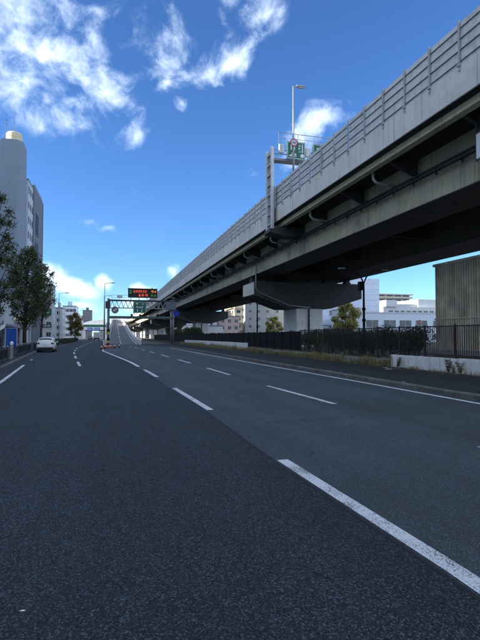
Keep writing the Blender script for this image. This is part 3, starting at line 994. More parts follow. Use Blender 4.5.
def round_sign(name, label, c, r, face, rim, stem):
    s = root(name, label, 'road sign', (c[0], c[1], c[2] - r))
    part('disc', MB().disc_y(c, r, .03), face, s)
    if rim:
        part('rim', MB().ring_y((c[0], c[1] - .01, c[2]), r * .8, r * 1.0, .012), rim, s)
    part('bracket', MB().bar((c[0], c[1] + .05, c[2]), stem, .06), 'galv', s)
    return s
s = round_sign('round_no_entry_type_sign', 'round blue grey sign with dark red rim left on the gantry', (1.1, GY - .7, 6.02), .58, 'steel_blue_grey', 'sign_red', (.05, GY - .21, 6.02))
s.name = 'round_prohibition_sign'
part('mark', MB().bar((.8, GY - .712, 5.85), (1.4, GY - .712, 6.2), .008, .16), 'sign_white', s)
s = round_sign('round_blue_sign', 'round blue sign with a white mark on the right gantry post', (11.35, GY - .45, 5.55), .55, 'sign_blue', None, (10.85, GY - .17, 5.55))
part('border', MB().ring_y((11.35, GY - .462, 5.55), .50, .53, .01), 'sign_cyan_blue', s)
part('figure', MB().box(11.12, 11.30, GY - .462, GY - .452, 5.45, 5.62).box(11.36, 11.46, GY - .462, GY - .452, 5.45, 5.76).box(11.5, 11.6, GY - .462, GY - .452, 5.45, 5.64).box(11.08, 11.62, GY - .462, GY - .452, 5.38, 5.44), 'sign_cyan_blue', s)

# lamp posts along the left side of the ramp and on the left pavement
lamp_post('ramp_lamp', 'tallest grey lamp post behind the left gantry post', (-.6, 88, 0), 11.0, (1.0, 0), .11)
lamp_post('ramp_lamp', 'second grey lamp post beyond the left gantry post', (-.95, 120, 0), 11.3, (1.0, 0), .10)
lamp_post('ramp_lamp', 'third and farthest grey lamp post beyond the left gantry post', (-1.2, 152, 0), 11.3, (1.0, 0), .10)
lamp_post('pavement_lamp', 'slim lamp post on the left pavement beyond the white car', (-9.3, 100, .15), 9.9, (1.1, 0), .08)

# cones and a low striped barrier at the nose of the ramp
def cone(i, x, y, s, label):
    o = root('traffic_cone', label, 'traffic cone', (x, y, .004), 'cones at the ramp nose')
    part('base', MB().box(x - .19 * s, x + .19 * s, y - .19 * s, y + .19 * s, .004, .04), 'rubber', o)
    part('body', MB().lathe((x, y, .04), [(.14 * s, 0), (.035 * s, .66 * s), (.02 * s, .68 * s)], 12), 'orange', o, smooth=True)
    part('band', MB().lathe((x, y, .04), [(.105 * s, .26 * s), (.077 * s, .42 * s)], 12), 'sign_white', o)
cone(0, -.75, 62, 1.0, 'orange traffic cone nearest the eye at the ramp nose')
cone(1, -.35, 66, 1.0, 'orange traffic cone beside the red barrier, left of it')
cone(2, .9, 68, 1.0, 'orange traffic cone on the right end of the red barrier')
cone(3, 1.6, 72, 1.0, 'orange traffic cone farthest right at the ramp nose')
cb = root('nose_barrier', 'low red plastic barrier blocks in front of the left gantry post', 'barrier', (.1, 70, 0))
for i in range(2):
    x = -.6 + i * .62
    b = part('block', MB().prism([(69.7 + i * .5, .004), (70.3 + i * .5, .004), (70.15 + i * .5, .42), (69.85 + i * .5, .42)], 'x', x, x + .56), 'orange', cb, bev=.03)
    part('stripe', MB().box(x + .05, x + .51, 69.70 + i * .5, 69.74 + i * .5, .24, .34), 'sign_white', b)
part('delineator', MB().tube([(-.7, 71, .004), (-.7, 71, 1.0)], .04, 8), 'orange', cb)

# ------------------------------------------------------------------ right-hand boundary: low walls, railing, boards
def wall_run(name, label, y0, y1, z_top, seg, m, x=13.95):
    w = root(name, label, 'wall', (x + .1, (y0 + y1) / 2, .14))
    n = max(1, round((y1 - y0) / seg))
    s = (y1 - y0) / n
    for i in range(n):
        a = y0 + i * s
        part('panel', MB().box(x, x + .2, a + .012, a + s - .012, .14, z_top + random.uniform(-.012, .012)), m, w, bev=.012)
    return w
wall_run('low_white_wall', 'low white concrete wall under the bar railing at the right', 2, 21.7, .76, 4.9, 'concrete_white')
wall_run('low_grey_wall', 'low weathered grey retaining wall behind the weeds', 21.75, 48, .50, 3.2, 'concrete_grey')
wall_run('far_white_wall', 'low white wall below the black board fence', 48.05, 90, .98, 6, 'concrete_white')

RL = root('bar_railing', 'dark upright bar railing on the low wall in front of the ribbed wall', 'railing', (14.06, 22, .7))
RT = 2.10
def rz(y):
    return .80 if y < 21.7 else .56
for a, b in ((2, 21.7), (21.7, 34)):
    z = rz(a + .1)
    part('rail', MB().box(14.035, 14.075, a, b, z + .05, z + .10), 'bronze_fence', RL)
    part('rail', MB().box(14.03, 14.08, a, b, RT, RT + .05), 'bronze_fence', RL)
bar_a = None
for k in range(0, 168):
    y = 13.0 + k * .125
    z = rz(y) + .10
    if y < 21.7:
        if bar_a is None:
            bar_a = part('bar', MB().box(14.044, 14.066, y - .011, y + .011, .90, RT), 'bronze_fence', RL)
            ba_y = y
        else:
            again(bar_a, RL, (0, y - ba_y, 0))
    else:
        if 'bar_b' not in globals():
            bar_b = part('bar', MB().box(14.044, 14.066, y - .011, y + .011, .66, RT), 'bronze_fence', RL)
            bb_y = y
        else:
            again(bar_b, RL, (0, y - bb_y, 0))
mb = MB()
for k in range(88):
    mb.box(14.044, 14.066, 2 + k * .125 - .011, 2 + k * .125 + .011, .90, RT)
part('bar_run', mb, 'bronze_fence', RL, kind='stuff')
p0 = part('railing_post', MB().box(14.02, 14.09, 3.0, 3.06, .45, RT + .09), 'bronze_fence', RL)
for k in range(1, 16):
    again(p0, RL, (0, k * 2.0, 0))

BF = root('black_board_fence', 'black board fence under the expressway beyond the pier', 'fence', (14.2, 60, .45))
b0 = part('board', MB().box(14.10, 14.13, 34.02, 35.98, .62, 2.05), 'black_metal', BF, bev=.006)
q0 = part('fence_post', MB().box(14.06, 14.14, 33.96, 34.01, .42, 2.14), 'black_metal', BF)
for k in range(1, 60):
    again(b0, BF, (0, 2 * k, 0))
    again(q0, BF, (0, 2 * k, 0))

# ribbed concrete wall under the expressway
RW = root('ribbed_concrete_wall', 'tall brown grey ribbed concrete wall behind the bar railing', 'wall', (22, 15, .42))
part('core', MB().box(21.06, 23.5, -6, 27.38, .42, 6.30), 'concrete_rib', RW)
part('plinth', MB().box(20.86, 21.05, -6, 27.40, .42, .80), 'concrete_grey', RW, bev=.02)
part('coping', MB().box(20.93, 23.6, -6.1, 27.48, 6.302, 6.47), 'concrete_rib', RW, bev=.02)
part('ledge', MB().box(20.95, 21.055, -6, 27.40, 2.76, 2.86), 'concrete_rib', RW, bev=.015)
rgx = random.Random(3)
ribs = {}
for k in range(160):
    y = -5.9 + k * .208
    w = .105
    j = k % 6
    if j not in ribs:
        ribs[j] = (part('rib', MB().prism([(20.985 + rgx.uniform(-.01, .01), y), (20.985, y + w), (21.058, y + w + .02), (21.058, y - .02)], 'z', .82, 2.755).prism([(20.985, y), (20.985, y + w), (21.058, y + w + .02), (21.058, y - .02)], 'z', 2.865, 6.30), 'concrete_rib', RW), y)
    else:
        o, ya = ribs[j]
        again(o, RW, (rgx.uniform(-.006, .006), y - ya, 0))

# ------------------------------------------------------------------ plants
def leaf_cloud(centres, n, size, rg, flat=0.5, shape=1.6):
    """arrays of small four-cornered leaves scattered in the given ellipsoidal clumps"""
    cs = np.array([c[:3] for c in centres]); rs = np.array([c[3:6] for c in centres])
    wts = np.prod(rs, 1) ** .7
    idx = rg.choice(len(cs), n, p=wts / wts.sum())
    d = rg.normal(size=(n, 3)); d /= np.linalg.norm(d, axis=1)[:, None]
    rad = rg.random(n) ** (1 / shape) * 1.08
    P = cs[idx] + d * rad[:, None] * rs[idx]
    u = rg.normal(size=(n, 3)); u[:, 2] *= flat; u /= np.linalg.norm(u, axis=1)[:, None]
    w = rg.normal(size=(n, 3)); w -= u * (w * u).sum(1)[:, None]; w /= np.linalg.norm(w, axis=1)[:, None]
    s = size * rg.uniform(.6, 1.35, n)[:, None]
    V = np.stack([P - u * s, P - w * s * .42 + u * s * .1, P + u * s, P + w * s * .42 + u * s * .1], 1).reshape(-1, 3)
    return V

def leaf_mesh(name, V, m, parent, kind=None):
    n = len(V) // 4
    org = Vector((float(V[:, 0].mean()), float(V[:, 1].mean()), float(V[:, 2].min())))
    V = V - np.array(org)
    me = bpy.data.meshes.new(name)
    me.vertices.add(len(V)); me.vertices.foreach_set('co', V.astype(np.float32).ravel())
    me.loops.add(len(V)); me.loops.foreach_set('vertex_index', np.arange(len(V), dtype=np.int32))
    me.polygons.add(n); me.polygons.foreach_set('loop_start', np.arange(0, len(V), 4, dtype=np.int32))
    me.polygons.foreach_set('loop_total', np.full(n, 4, dtype=np.int32))
    me.update(); me.validate()
    me.materials.append(MAT[m])
    o = bpy.data.objects.new(name, me)
    col.objects.link(o)
    o.parent = parent
    o.location = org - base_of(parent)
    if kind:
        o['kind'] = kind
    return o

def tree(name, label, base, h, rx, rz0, clumps, n, size, m, seed, tr=.16, lean=(0, 0), group=None, cat='tree', shape=1.6, droop=0.0, twigs=30):
    """tapered trunk, limbs running to the clumps, twigs and a broken crown of small leaves"""
    rg = np.random.default_rng(seed)
    t = root(name, label, cat, base, group)
    x, y, z = base
    top = Vector((x + lean[0], y + lean[1], z + h * .93))
    zc0 = z + rz0
    pts = [Vector((x, y, z - .05)), Vector((x + lean[0] * .1, y + lean[1] * .1, z + h * .22)), Vector((x + lean[0] * .4 + rg.normal() * .1, y + lean[1] * .4, z + h * .5)), Vector((x + lean[0] * .7, y + lean[1] * .7 + rg.normal() * .1, z + h * .75)), top]
    trunk = part('trunk', MB().tube(pts, [tr * 1.25, tr, tr * .7, tr * .4, .02], 9), 'bark', t, smooth=True)
    cl, mbl = [], MB()
    for i in range(clumps):
        f = (i + .5) / clumps
        zz = zc0 + (h - rz0) * f
        prof = math.sin(math.pi * min(1, max(0.06, (f * .86 + .10)))) ** .7
        a = 2.4 * i + rg.uniform(-.5, .5)
        r = rx * prof * rg.uniform(.35, .95)
        cx, cy = x + lean[0] * f + r * math.cos(a), y + lean[1] * f + r * math.sin(a)
        s = rx * rg.uniform(.26, .46) * (0.6 + .5 * prof)
        cl.append((cx, cy, zz, s, s, s * rg.uniform(.7, 1.15)))
        j = min(.97, max(.18, (zz - z) / h - .16))
        k = j * 4
        i0 = min(3, int(k))
        p0 = pts[i0].lerp(pts[i0 + 1], k - i0)
        mid = p0.lerp(Vector((cx, cy, zz)), .55) + Vector((0, 0, -.06 * r))
        mbl.tube([p0, mid, Vector((cx, cy, zz)), Vector((cx + math.cos(a) * s, cy + math.sin(a) * s, zz + s * .7))], [tr * .34, tr * .22, tr * .13, .008], 5)
        for q in range(max(1, twigs // clumps)):
            dv = Vector(rg.normal(size=3)).normalized() * s * rg.uniform(.7, 1.4)
            dv.z = abs(dv.z) * .8
            mbl.tube([Vector((cx, cy, zz)), Vector((cx, cy, zz)) + dv], [.02, .006], 4)
    part('limbs', mbl, 'bark', t, fix=False)
    leaf_mesh('crown', leaf_cloud(cl, n, size, rg, .6, shape), m, t)
    return t

# left pavement
tree('street_tree', 'tall dark street tree cut by the left edge of the photograph', (-9.6, 46.5, .15), 14.6, 2.1, 3.6, 26, 5200, .135, 'leaf_dark', 11, .17, (-.1, 0), shape=1.1, twigs=130)
tree('street_tree', 'broad dark street tree behind the white car, left of its thinner neighbour', (-9.75, 63, .15), 12.2, 2.5, 3.2, 40, 11500, .14, 'leaf_dark', 23, .2, (.3, 0), shape=1.25, twigs=160)
tree('street_tree', 'thin sparse street tree right behind the broad dark one', (-9.3, 74, .15), 11.8, 2.0, 4.2, 26, 3600, .135, 'leaf_dark', 37, .15, (.6, 0), shape=1.1, twigs=160)
tree('street_tree', 'far brownish autumn tree on the left pavement before the overpass', (-9.4, 150, .15), 8.2, 2.1, 1.9, 16, 6000, .2, 'leaf_autumn', 41, .16)
# right, beyond the viaduct
tree('yard_tree', 'sunlit yellow green tree in front of the pale blue building', (45.3, 86, .42), 7.6, 2.6, 1.8, 20, 8000, .2, 'leaf_yellow', 52, .14)
tree('yard_tree', 'small sunlit yellow tree in front of the grey apartment block', (42.2, 120, .42), 6.2, 2.2, 1.2, 14, 5000, .2, 'leaf_yellow', 53, .12)

def shrub(label, x, y, r, h, n, seed):
    rg = np.random.default_rng(seed)
    s = root('hedge_shrub', label, 'hedge', (x, y, .42), 'dark hedge shrubs behind the railing')
    mb = MB()
    for i in range(5):
        a = rg.uniform(0, 6.28)
        mb.tube([(x, y, .38), (x + .2 * math.cos(a), y + .2 * math.sin(a), .9), (x + r * .6 * math.cos(a), y + r * .6 * math.sin(a), .42 + h * .7)], [.04, .03, .012], 5)
    part('stem', mb, 'bark', s, fix=False)
    cl = [(x + rg.uniform(-.3, .3), y + rg.uniform(-r, r) * .65, .42 + h * rg.uniform(.42, .78), r * .62, r * .62, h * .34) for i in range(7)]
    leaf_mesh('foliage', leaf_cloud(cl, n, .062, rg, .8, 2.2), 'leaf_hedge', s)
sy = [22.5, 23.7, 24.9, 26.1, 27.3, 28.6, 29.9, 31.3, 33.0, 35.2, 37.5, 40.0]
words = ['nearest the ribbed wall', 'second from the ribbed wall', 'third from the ribbed wall', 'fourth from the ribbed wall', 'fifth from the ribbed wall', 'just right of the twin lamp post', 'just left of the twin lamp post', 'right of the tall weed', 'beside the white pier', 'in front of the white pier', 'left of the white pier', 'farthest from the ribbed wall']
for i, (y, wd) in enumerate(zip(sy, words)):
    shrub('dark clipped hedge shrub behind the railing, ' + wd, 16.2 + random.uniform(-.15, .15), y, .98, 1.72 + random.uniform(-.1, .12), 3200, 100 + i)

def blades(rg, n, xr, yr, z, hr, lean, w):
    """upright narrow leaves: a bent pair of quads each"""
    nc = max(4, int((yr[1] - yr[0]) * 2.2))
    ctr = rg.uniform(*yr, nc); big = rg.uniform(.45, 1.15, nc); k = rg.integers(0, nc, n)
    x = rg.uniform(*xr, n); y = np.clip(ctr[k] + rg.normal(size=n) * .28, *yr); h = rg.uniform(*hr, n) * big[k]
    a = rg.uniform(0, 2 * np.pi, n); l = rg.uniform(0, lean, n) * h
    dx, dy = np.cos(a) * l, np.sin(a) * l
    b = a + np.pi / 2
    wx, wy = np.cos(b) * w, np.sin(b) * w
    V = np.zeros((n, 2, 4, 3))
    zz = np.full(n, z)
    def P(k, fw):
        return np.stack([x + dx * k * k + wx * fw, y + dy * k * k + wy * fw, zz + h * k], 1)
    V[:, 0, 0], V[:, 0, 1], V[:, 0, 2], V[:, 0, 3] = P(0, -1), P(0, 1), P(.55, .8), P(.55, -.8)
    V[:, 1, 0], V[:, 1, 1], V[:, 1, 2], V[:, 1, 3] = P(.55, -.8), P(.55, .8), P(1, .12), P(1, -.12)
    return V.reshape(-1, 3)
rg = np.random.default_rng(5)
def weeds(name, label, parts_, m):
    V = np.concatenate(parts_)
    o = leaf_mesh(name, V, m, None, 'stuff')
    o['label'], o['category'] = label, 'weeds'
    return o
weeds('dry_weeds', 'dry straw coloured weeds along the foot of the wall', [
    blades(rg, 8500, (13.35, 13.93), (21.9, 48), .15, (.12, .55), .9, .008),
    blades(rg, 6500, (13.2, 13.93), (48, 92), .15, (.15, .65), .8, .012),
    blades(rg, 1100, (13.55, 13.94), (12, 21.8), .15, (.04, .24), 1.0, .006)], 'weed_dry')
weeds('green_weeds', 'patchy green weeds along the foot of the wall', [
    blades(rg, 3000, (13.5, 13.93), (21.9, 48), .15, (.1, .42), .9, .010),
    blades(rg, 2600, (13.4, 13.93), (48, 92), .15, (.15, .5), .8, .014),
    blades(rg, 900, (14.2, 15.4), (21.8, 48), .42, (.1, .5), .8, .012)], 'weed_green')
def weed_plant(label, x, y, z, h, n, m, seed, spread=.16):
    r = np.random.default_rng(seed)
    o = root('weed_plant', label, 'weed', (x, y, z), 'tall weeds along the wall')
    mb = MB()
    cl = []
    for i in range(5):
        a = r.uniform(0, 6.28)
        tx, ty, th = x + spread * math.cos(a), y + spread * math.sin(a), h * r.uniform(.7, 1)
        mb.tube([(x, y, z - .01), (x * .6 + tx * .4, y * .6 + ty * .4, z + th * .5), (tx, ty, z + th)], [.008, .006, .002], 5)
        for k in range(4):
            f = .25 + .22 * k
            cl.append((x + (tx - x) * f, y + (ty - y) * f, z + th * f, .07, .07, .11 * h))
    part('stem', mb, m, o, fix=False)
    leaf_mesh('leaves', leaf_cloud(cl, int(n * 1.8), .03, r, 1.0, 2), m, o)
weed_plant('tall green weed against the white wall, nearest the eye', 13.72, 16.35, .15, .50, 190, 'weed_green', 61)
weed_plant('tall greenish weed against the white wall, second from the eye', 13.72, 17.1, .15, .62, 260, 'weed_green', 62)
weed_plant('small weed against the white wall between the taller ones', 13.75, 16.75, .15, .36, 120, 'weed_dry', 63, .12)
weed_plant('bushy weed at the left end of the white wall', 13.7, 20.7, .15, .58, 260, 'weed_green', 64)
weed_plant('low dry weed left of the bushy weed by the white wall', 13.7, 21.6, .15, .62, 300, 'weed_dry', 65, .22)
weed_plant('tallest green weed climbing in front of the white pier', 13.7, 29.6, .15, 1.75, 620, 'weed_green', 66, .2)
weed_plant('knee high weed growing between the lamp post and the pier', 13.65, 26.0, .15, .75, 300, 'weed_dry', 67, .25)
# fallen leaves and scraps at the foot of the wall
lv = leaf_cloud([(13.5, 16 + 1.5 * i, .165, .42, 1.0, .012) for i in range(10)] + [(13.0, 19.5, .16, .5, 1.4, .01)], 900, .035, rg, .1, 1.5)
lv[:, 2] = np.maximum(lv[:, 2], .156)
o = leaf_mesh('fallen_leaves', lv, 'leaf_litter', None, 'stuff')
o['label'], o['category'] = 'brown fallen leaves along the foot of the white wall', 'leaves'
for i, (x, y, w, lab) in enumerate(((12.7, 19.9, .22, 'flat pale scrap of board lying on the dark pavement, larger one'), (13.15, 20.9, .16, 'flat pale scrap of board by the bushy weed'), (9.55, 14.1, .05, 'small white scrap of paper lying on the kerb'))):
    z = .152 if x > 9.6 else .172
    one('litter_scrap', MB().prism([(x - w, y - w * .4), (x + w * .7, y - w * .5), (x + w, y + w * .3), (x - w * .5, y + w * .5)], 'z', z, z + .006), 'sign_white', lab, 'litter', 'pale scraps on the right pavement')

one('litter_scrap', MB().prism([(-.515, 3.272), (-.49, 3.262), (-.475, 3.268), (-.485, 3.278), (-.50, 3.276)], 'z', .003, .007), 'sign_white', 'tiny pale scrap lying on the dark asphalt nearest the eye', 'litter', bev=.002)
# twin-armed black lamp posts inside the fence
def twin_lamp(label, x, y, h, box):
    o = root('twin_arm_lamp', label, 'street lamp', (x, y, .42), 'black lamp posts under the expressway')
    part('pole', MB().tube([(x, y, .42), (x, y, 1.5), (x, y, .42 + h * .82)], [.10, .085, .06], 10), 'black_metal', o, smooth=True)
    part('base_collar', MB().lathe((x, y, .42), [(.19, 0), (.19, .06), (.12, .3), (.10, .34)], 10), 'black_metal', o)
    for z in (1.9, 2.6, 3.3):
        part('collar', MB().lathe((x, y, z), [(.09, 0), (.115, .03), (.115, .15), (.09, .18)], 10), 'black_metal', o)
    zt = .42 + h * .82
    for s in (-1, 1):
        a = part('arm', MB().tube([(x, y, zt - .02), (x + s * .18, y, zt + .38), (x + s * .48, y, zt + .68), (x + s * .95, y, zt + .86), (x + s * 1.35, y, zt + .9)], [.05, .045, .04, .035, .03], 8), 'black_metal', o, smooth=True)
        part('lamp_head', MB().bar((x + s * 1.3, y, zt + .90), (x + s * 1.75, y, zt + .88), .16, .06), 'lamp_shell', a, bev=.02)
    if box:
        part('equipment_box', MB().box(x - .35, x - .11, y - .14, y + .14, zt - .45, zt + .1), 'black_metal', o, bev=.02)
twin_lamp('black twin armed lamp post behind the railing, nearer one', 15.5, 27.0, 5.6, True)
twin_lamp('black twin armed lamp post beyond the board fence, farther one', 15.8, 50.3, 5.7, False)

# ------------------------------------------------------------------ buildings
def win_grid(b, face, spots, w, h, depth, at_, frame='frame_dark', pane='glass_dark', sill=None):
    """windows as parts: face 'y-' (towards -Y) or 'x+' / 'x-'; spots are (across, z) of the lower-left corner"""
    src = {}
    for (a, z) in spots:
        if 'f' not in src:
            if face == 'y-':
                f = MB().box(a - .06, a + w + .06, at_ - depth, at_ - .002, z - .06, z + .0).box(a - .06, a + w + .06, at_ - depth, at_ - .002, z + h, z + h + .06).box(a - .06, a, at_ - depth, at_ - .002, z, z + h).box(a + w, a + w + .06, at_ - depth, at_ - .002, z, z + h).box(a + w / 2 - .03, a + w / 2 + .03, at_ - depth, at_ - .002, z, z + h)
                p = MB().box(a, a + w, at_ - .03, at_ - .003, z, z + h)
            else:
                s = 1 if face == 'x+' else -1
                q0, q1 = sorted((at_ + s * .002, at_ + s * depth))
                f = MB().box(q0, q1, a - .06, a + w + .06, z - .06, z).box(q0, q1, a - .06, a + w + .06, z + h, z + h + .06).box(q0, q1, a - .06, a, z, z + h).box(q0, q1, a + w, a + w + .06, z, z + h).box(q0, q1, a + w / 2 - .03, a + w / 2 + .03, z, z + h)
                q0, q1 = sorted((at_ + s * .003, at_ + s * .03))
                p = MB().box(q0, q1, a, a + w, z, z + h)
            src['f'] = part('window', f, frame, b)
            src['p'] = part('pane', p, pane, src['f'])
            src['o'] = (a, z)
        else:
            d = ((a - src['o'][0], 0, z - src['o'][1]) if face == 'y-' else (0, a - src['o'][0], z - src['o'][1]))
            o = again(src['f'], b, d)
            c = src['p'].copy()
            col.objects.link(c)
            c.parent = o

# tower block on the left
TB = root('tower_block', 'tall pale block with a rounded stair tower and dark slab behind the street trees', 'building', (-20, 106, .15))
def rounded(x0, x1, y0, y1, r, n=6):
    """plan with its +X,-Y corner rounded"""
    pts = [(x0, y1), (x0, y0)]
    for i in range(n + 1):
        a = -math.pi / 2 + math.pi / 2 * i / n
        pts.append((x1 - r + r * math.cos(a), y0 + r + r * math.sin(a)))
    return pts + [(x1, y1)]
part('stair_tower', MB().prism(rounded(-19.2, -15.35, 94.6, 98.8, 1.5), 'z', .1, 37.4), 'wall_tower', TB)
part('tower_cap', MB().prism(rounded(-19.05, -15.5, 94.75, 98.7, 1.4), 'z', 37.401, 37.8), 'wall_tower', TB)
wing = part('wing', MB().box(-30, -15.0, 98.81, 105.0, .1, 31.6), 'wall_wing', TB)
part('wing_parapet', MB().box(-30.05, -14.94, 98.81, 105.05, 31.601, 31.95), 'wall_tower', wing)
slab = part('slab', MB().box(-30, -14.8, 105.06, 118.4, .1, 32.6), 'wall_slab', TB)
part('slab_edge', MB().box(-29, -14.74, 118.41, 119.0, .1, 32.3), 'wall_brown', TB)
part('roof_rail', MB().bar((-14.9, 105.2, 33.2), (-14.9, 118, 33.2), .06).bar((-14.9, 105.2, 32.9), (-14.9, 118, 32.9), .04), 'galv', slab)
win_grid(TB, 'x+', [(a, 2.9 * k + 3.2) for k in range(10) for a in (99.3, 101.45, 103.6)], .95, 1.3, .012, -15.0, 'wall_brown', 'glass_matt')
for z0, z1 in ((3.5, 11.0), (12.0, 21.5), (23.0, 27.6)):
    f = part('window', MB().box(-14.79, -14.74, 107.4, 111.6, z0, z1), 'frame_dark', TB)
    for ya in (107.6, 109.6):
        part('pane', MB().box(-14.735, -14.722, ya, ya + 1.8, z0 + .2, z1 - .2), 'glass_matt', f)
tk = part('water_tank', MB().lathe((-17.2, 96.7, 37.8), [(1.35, 0), (1.4, .1), (1.4, 1.5), (1.25, 1.75), (.8, 1.95)], 48), 'tank_cream', TB)
part('tank_rail', MB().ring_y((-17.2, 96.7, 38), .01, .012, .01, 6).bar((-18.9, 95.0, 38.5), (-15.9, 95.0, 38.5), .06).bar((-18.9, 95.0, 37.8), (-18.9, 95.0, 38.5), .06).bar((-16.4, 95.0, 37.8), (-16.4, 95.0, 38.5), .06), 'tank_cream', tk)
part('rear_penthouse', MB().box(-27, -19.25, 96.0, 104.0, 31.951, 35.2), 'tank_cream', TB, bev=.05)
an = part('antenna', MB().tube([(-18.6, 96.5, 37.8), (-18.6, 96.5, 42.2)], .05, 6).bar((-18.6, 95.9, 41.2), (-18.6, 97.1, 41.2), .04).bar((-18.6, 96.1, 40.6), (-18.6, 96.9, 40.6), .04).bar((-18.9, 96.5, 41.9), (-18.3, 96.5, 41.9), .04).tube([(-17.3, 97.2, 39.7), (-17.3, 97.2, 42.6)], .04, 6), 'rail_dark', TB)

# low shop buildings on the left pavement
LB = root('low_shop', 'low white shop building with a blank upper wall behind the left trees', 'building', (-19, 66, .15))
part('wall', MB().box(-26, -12.9, 61.5, 74.6, 3.2, 7.0), 'wall_white', LB, bev=.03)
part('back_wall', MB().box(-26, -14.2, 61.6, 74.5, .1, 3.19), 'wall_grey', LB)
part('canopy', MB().prism([(-12.88, 3.35), (-11.2, 2.9), (-11.2, 2.78), (-12.88, 2.95)], 'y', 61.6, 74.4), 'awning', LB)
for y in (62, 65.0, 68.0, 71.0, 74.2):
    part('pillar', MB().box(-13.2, -12.92, y, y + .3, .15, 3.19), 'wall_white', LB)
for i, y in enumerate((62.4, 65.4, 68.4, 71.4)):
    f = part('shop_front', MB().box(-14.19, -14.1, y, y + 2.5, .3, 2.8), 'frame_dark', LB)
    for ya in (y + .1, y + 1.3):
        part('pane', MB().box(-14.095, -14.08, ya, ya + 1.1, .4, 2.7), 'glass_mid', f)
LC = root('grey_shop', 'lower grey shop with dark openings between the shop and the tower block', 'building', (-19, 84, .15))
part('wall', MB().box(-26, -13.4, 75.2, 94.0, 2.9, 6.0), 'wall_grey', LC, bev=.03)
part('back_wall', MB().box(-26, -14.6, 75.3, 93.9, .1, 2.89), 'wall_slab', LC)
for y in (75.4, 79.8, 84.2, 88.6, 93.2):
    part('pillar', MB().box(-13.8, -13.42, y, y + .4, .15, 2.89), 'wall_white', LC)
for y in (76, 80.4, 84.8, 89.2):
    f = part('shutter', MB().box(-14.59, -14.5, y, y + 3.4, .2, 2.7), 'frame_dark', LC)
    for k in range(4):
        part('shutter_slat', MB().box(-14.495, -14.46, y + .1, y + 3.3, .35 + k * .6, .8 + k * .6), 'wall_slab' if k % 2 else 'frame_dark', f)
win_grid(LC, 'x+', [(a, 3.9) for a in (77, 81, 85, 89)], 1.8, 1.1, .05, -13.4, 'frame_light', 'glass_mid')
for i, (y, lab) in enumerate(((58.2, 'tall blue cloth banner hung before the shop, nearer one'), (60.4, 'tall blue cloth banner hung before the shop, farther one'))):
    bn = root('shop_banner', lab, 'banner', (-10.9, y, .15), 'blue banners before the shop')
    part('pole', MB().tube([(-10.95, y, .15), (-10.95, y, 2.6)], .025, 6), 'sign_white', bn)
    part('cloth', MB().prism([(-10.92, y - .012), (-10.55, y + .03), (-10.2, y - .03), (-10.18, y - .018), (-10.55, y + .042), (-10.92, y)], 'z', .5, 2.55), 'cloth_blue', bn)
    part('arm', MB().bar((-10.95, y, 2.58), (-10.15, y, 2.58), .025), 'sign_white', bn)

def guard_fence(label, y0, y1):
    g = root('guard_fence', label, 'guard fence', (interp(LEFT, (y0 + y1) / 2) - .5, (y0 + y1) / 2, .15), 'guard fences along the left kerb')
    n = max(2, round((y1 - y0) / 2))
    s = (y1 - y0) / n
    for i in range(n + 1):
        y = y0 + i * s
        x = interp(LEFT, y) - .5
        q = part('post', MB().tube([(x, y, .12), (x, y, 1.02)], .045, 8), 'rail_dark', g)
        part('post_cap', MB().lathe((x, y, 1.02), [(.065, 0), (.065, .05), (.03, .08)], 8), 'galv', q)
        if i < n:
            xb = interp(LEFT, y + s) - .5
            part('panel', MB().bar((x, y + .07, .62), (xb, y + s - .07, .62), .04, .5), 'black_metal', g)
            part('rail', MB().bar((x, y + .07, .93), (xb, y + s - .07, .93), .06, .06), 'rail_dark', g)
            part('rail', MB().bar((x, y + .07, .30), (xb, y + s - .07, .30), .05, .05), 'rail_dark', g)
guard_fence('dark guard fence on the left kerb cut by the photo edge', 22, 33)
guard_fence('dark guard fence on the left kerb behind the white car', 39.5, 52)
guard_fence('dark guard fence on the left kerb beyond the white car', 56, 66)
# bollard-like posts and bins by the guard fence
for i, (x, y, h, lab) in enumerate(((-6.45, 36.3, 1.15, 'white topped grey bollard in the gap between the guard fences, nearer'), (-6.75, 38.3, 1.15, 'white topped grey bollard in the gap between the guard fences, farther'))):
    b = root('bollard', lab, 'bollard', (x, y, .15), 'bollards on the left pavement')
    part('post', MB().lathe((x, y, .15), [(.09, 0), (.08, .05), (.075, h - .2)], 10), 'galv', b)
    part('top', MB().lathe((x, y, .15 + h - .2), [(.09, 0), (.09, .15), (.04, .2)], 10), 'sign_white', b)
# small road sign on a pole at the left edge
ps = root('pole_sign', 'slim dark pole with a small tilted sign at the left edge', 'road sign', (-8.0, 41.5, .15))
part('pole', MB().tube([(-8.0, 41.5, .15), (-8.0, 41.5, 2.9)], .04, 8), 'rail_dark', ps)
part('plate', MB().prism([(-8.25, 2.1), (-7.85, 2.35), (-7.75, 2.75), (-8.15, 2.5)], 'y', 41.42, 41.45), 'sign_white', ps)

# low hedges along the left kerb
def low_hedge(label, y0, y1, seed):
    rg = np.random.default_rng(seed)
    o = root('kerb_hedge', label, 'hedge', (interp(LEFT, (y0 + y1) / 2) - .9, (y0 + y1) / 2, .15), 'low hedges on the left kerb')
    cl = []
    mb = MB()
    for y in np.arange(y0, y1, .8):
        x = interp(LEFT, y) - .9
        cl.append((x, y, .75, .5, .6, .5))
        mb.tube([(x, y, .12), (x + .05, y, .7)], [.03, .015], 5)
    part('stem', mb, 'bark', o, fix=False)
    leaf_mesh('foliage', leaf_cloud(cl, int((y1 - y0) * 220), .085, rg, .9, 2.2), 'leaf_hedge', o)
low_hedge('low dark hedge along the left kerb beyond the white car', 70, 92, 71)
low_hedge('low dark hedge along the left kerb farther off by the lamp post', 97, 145, 72)

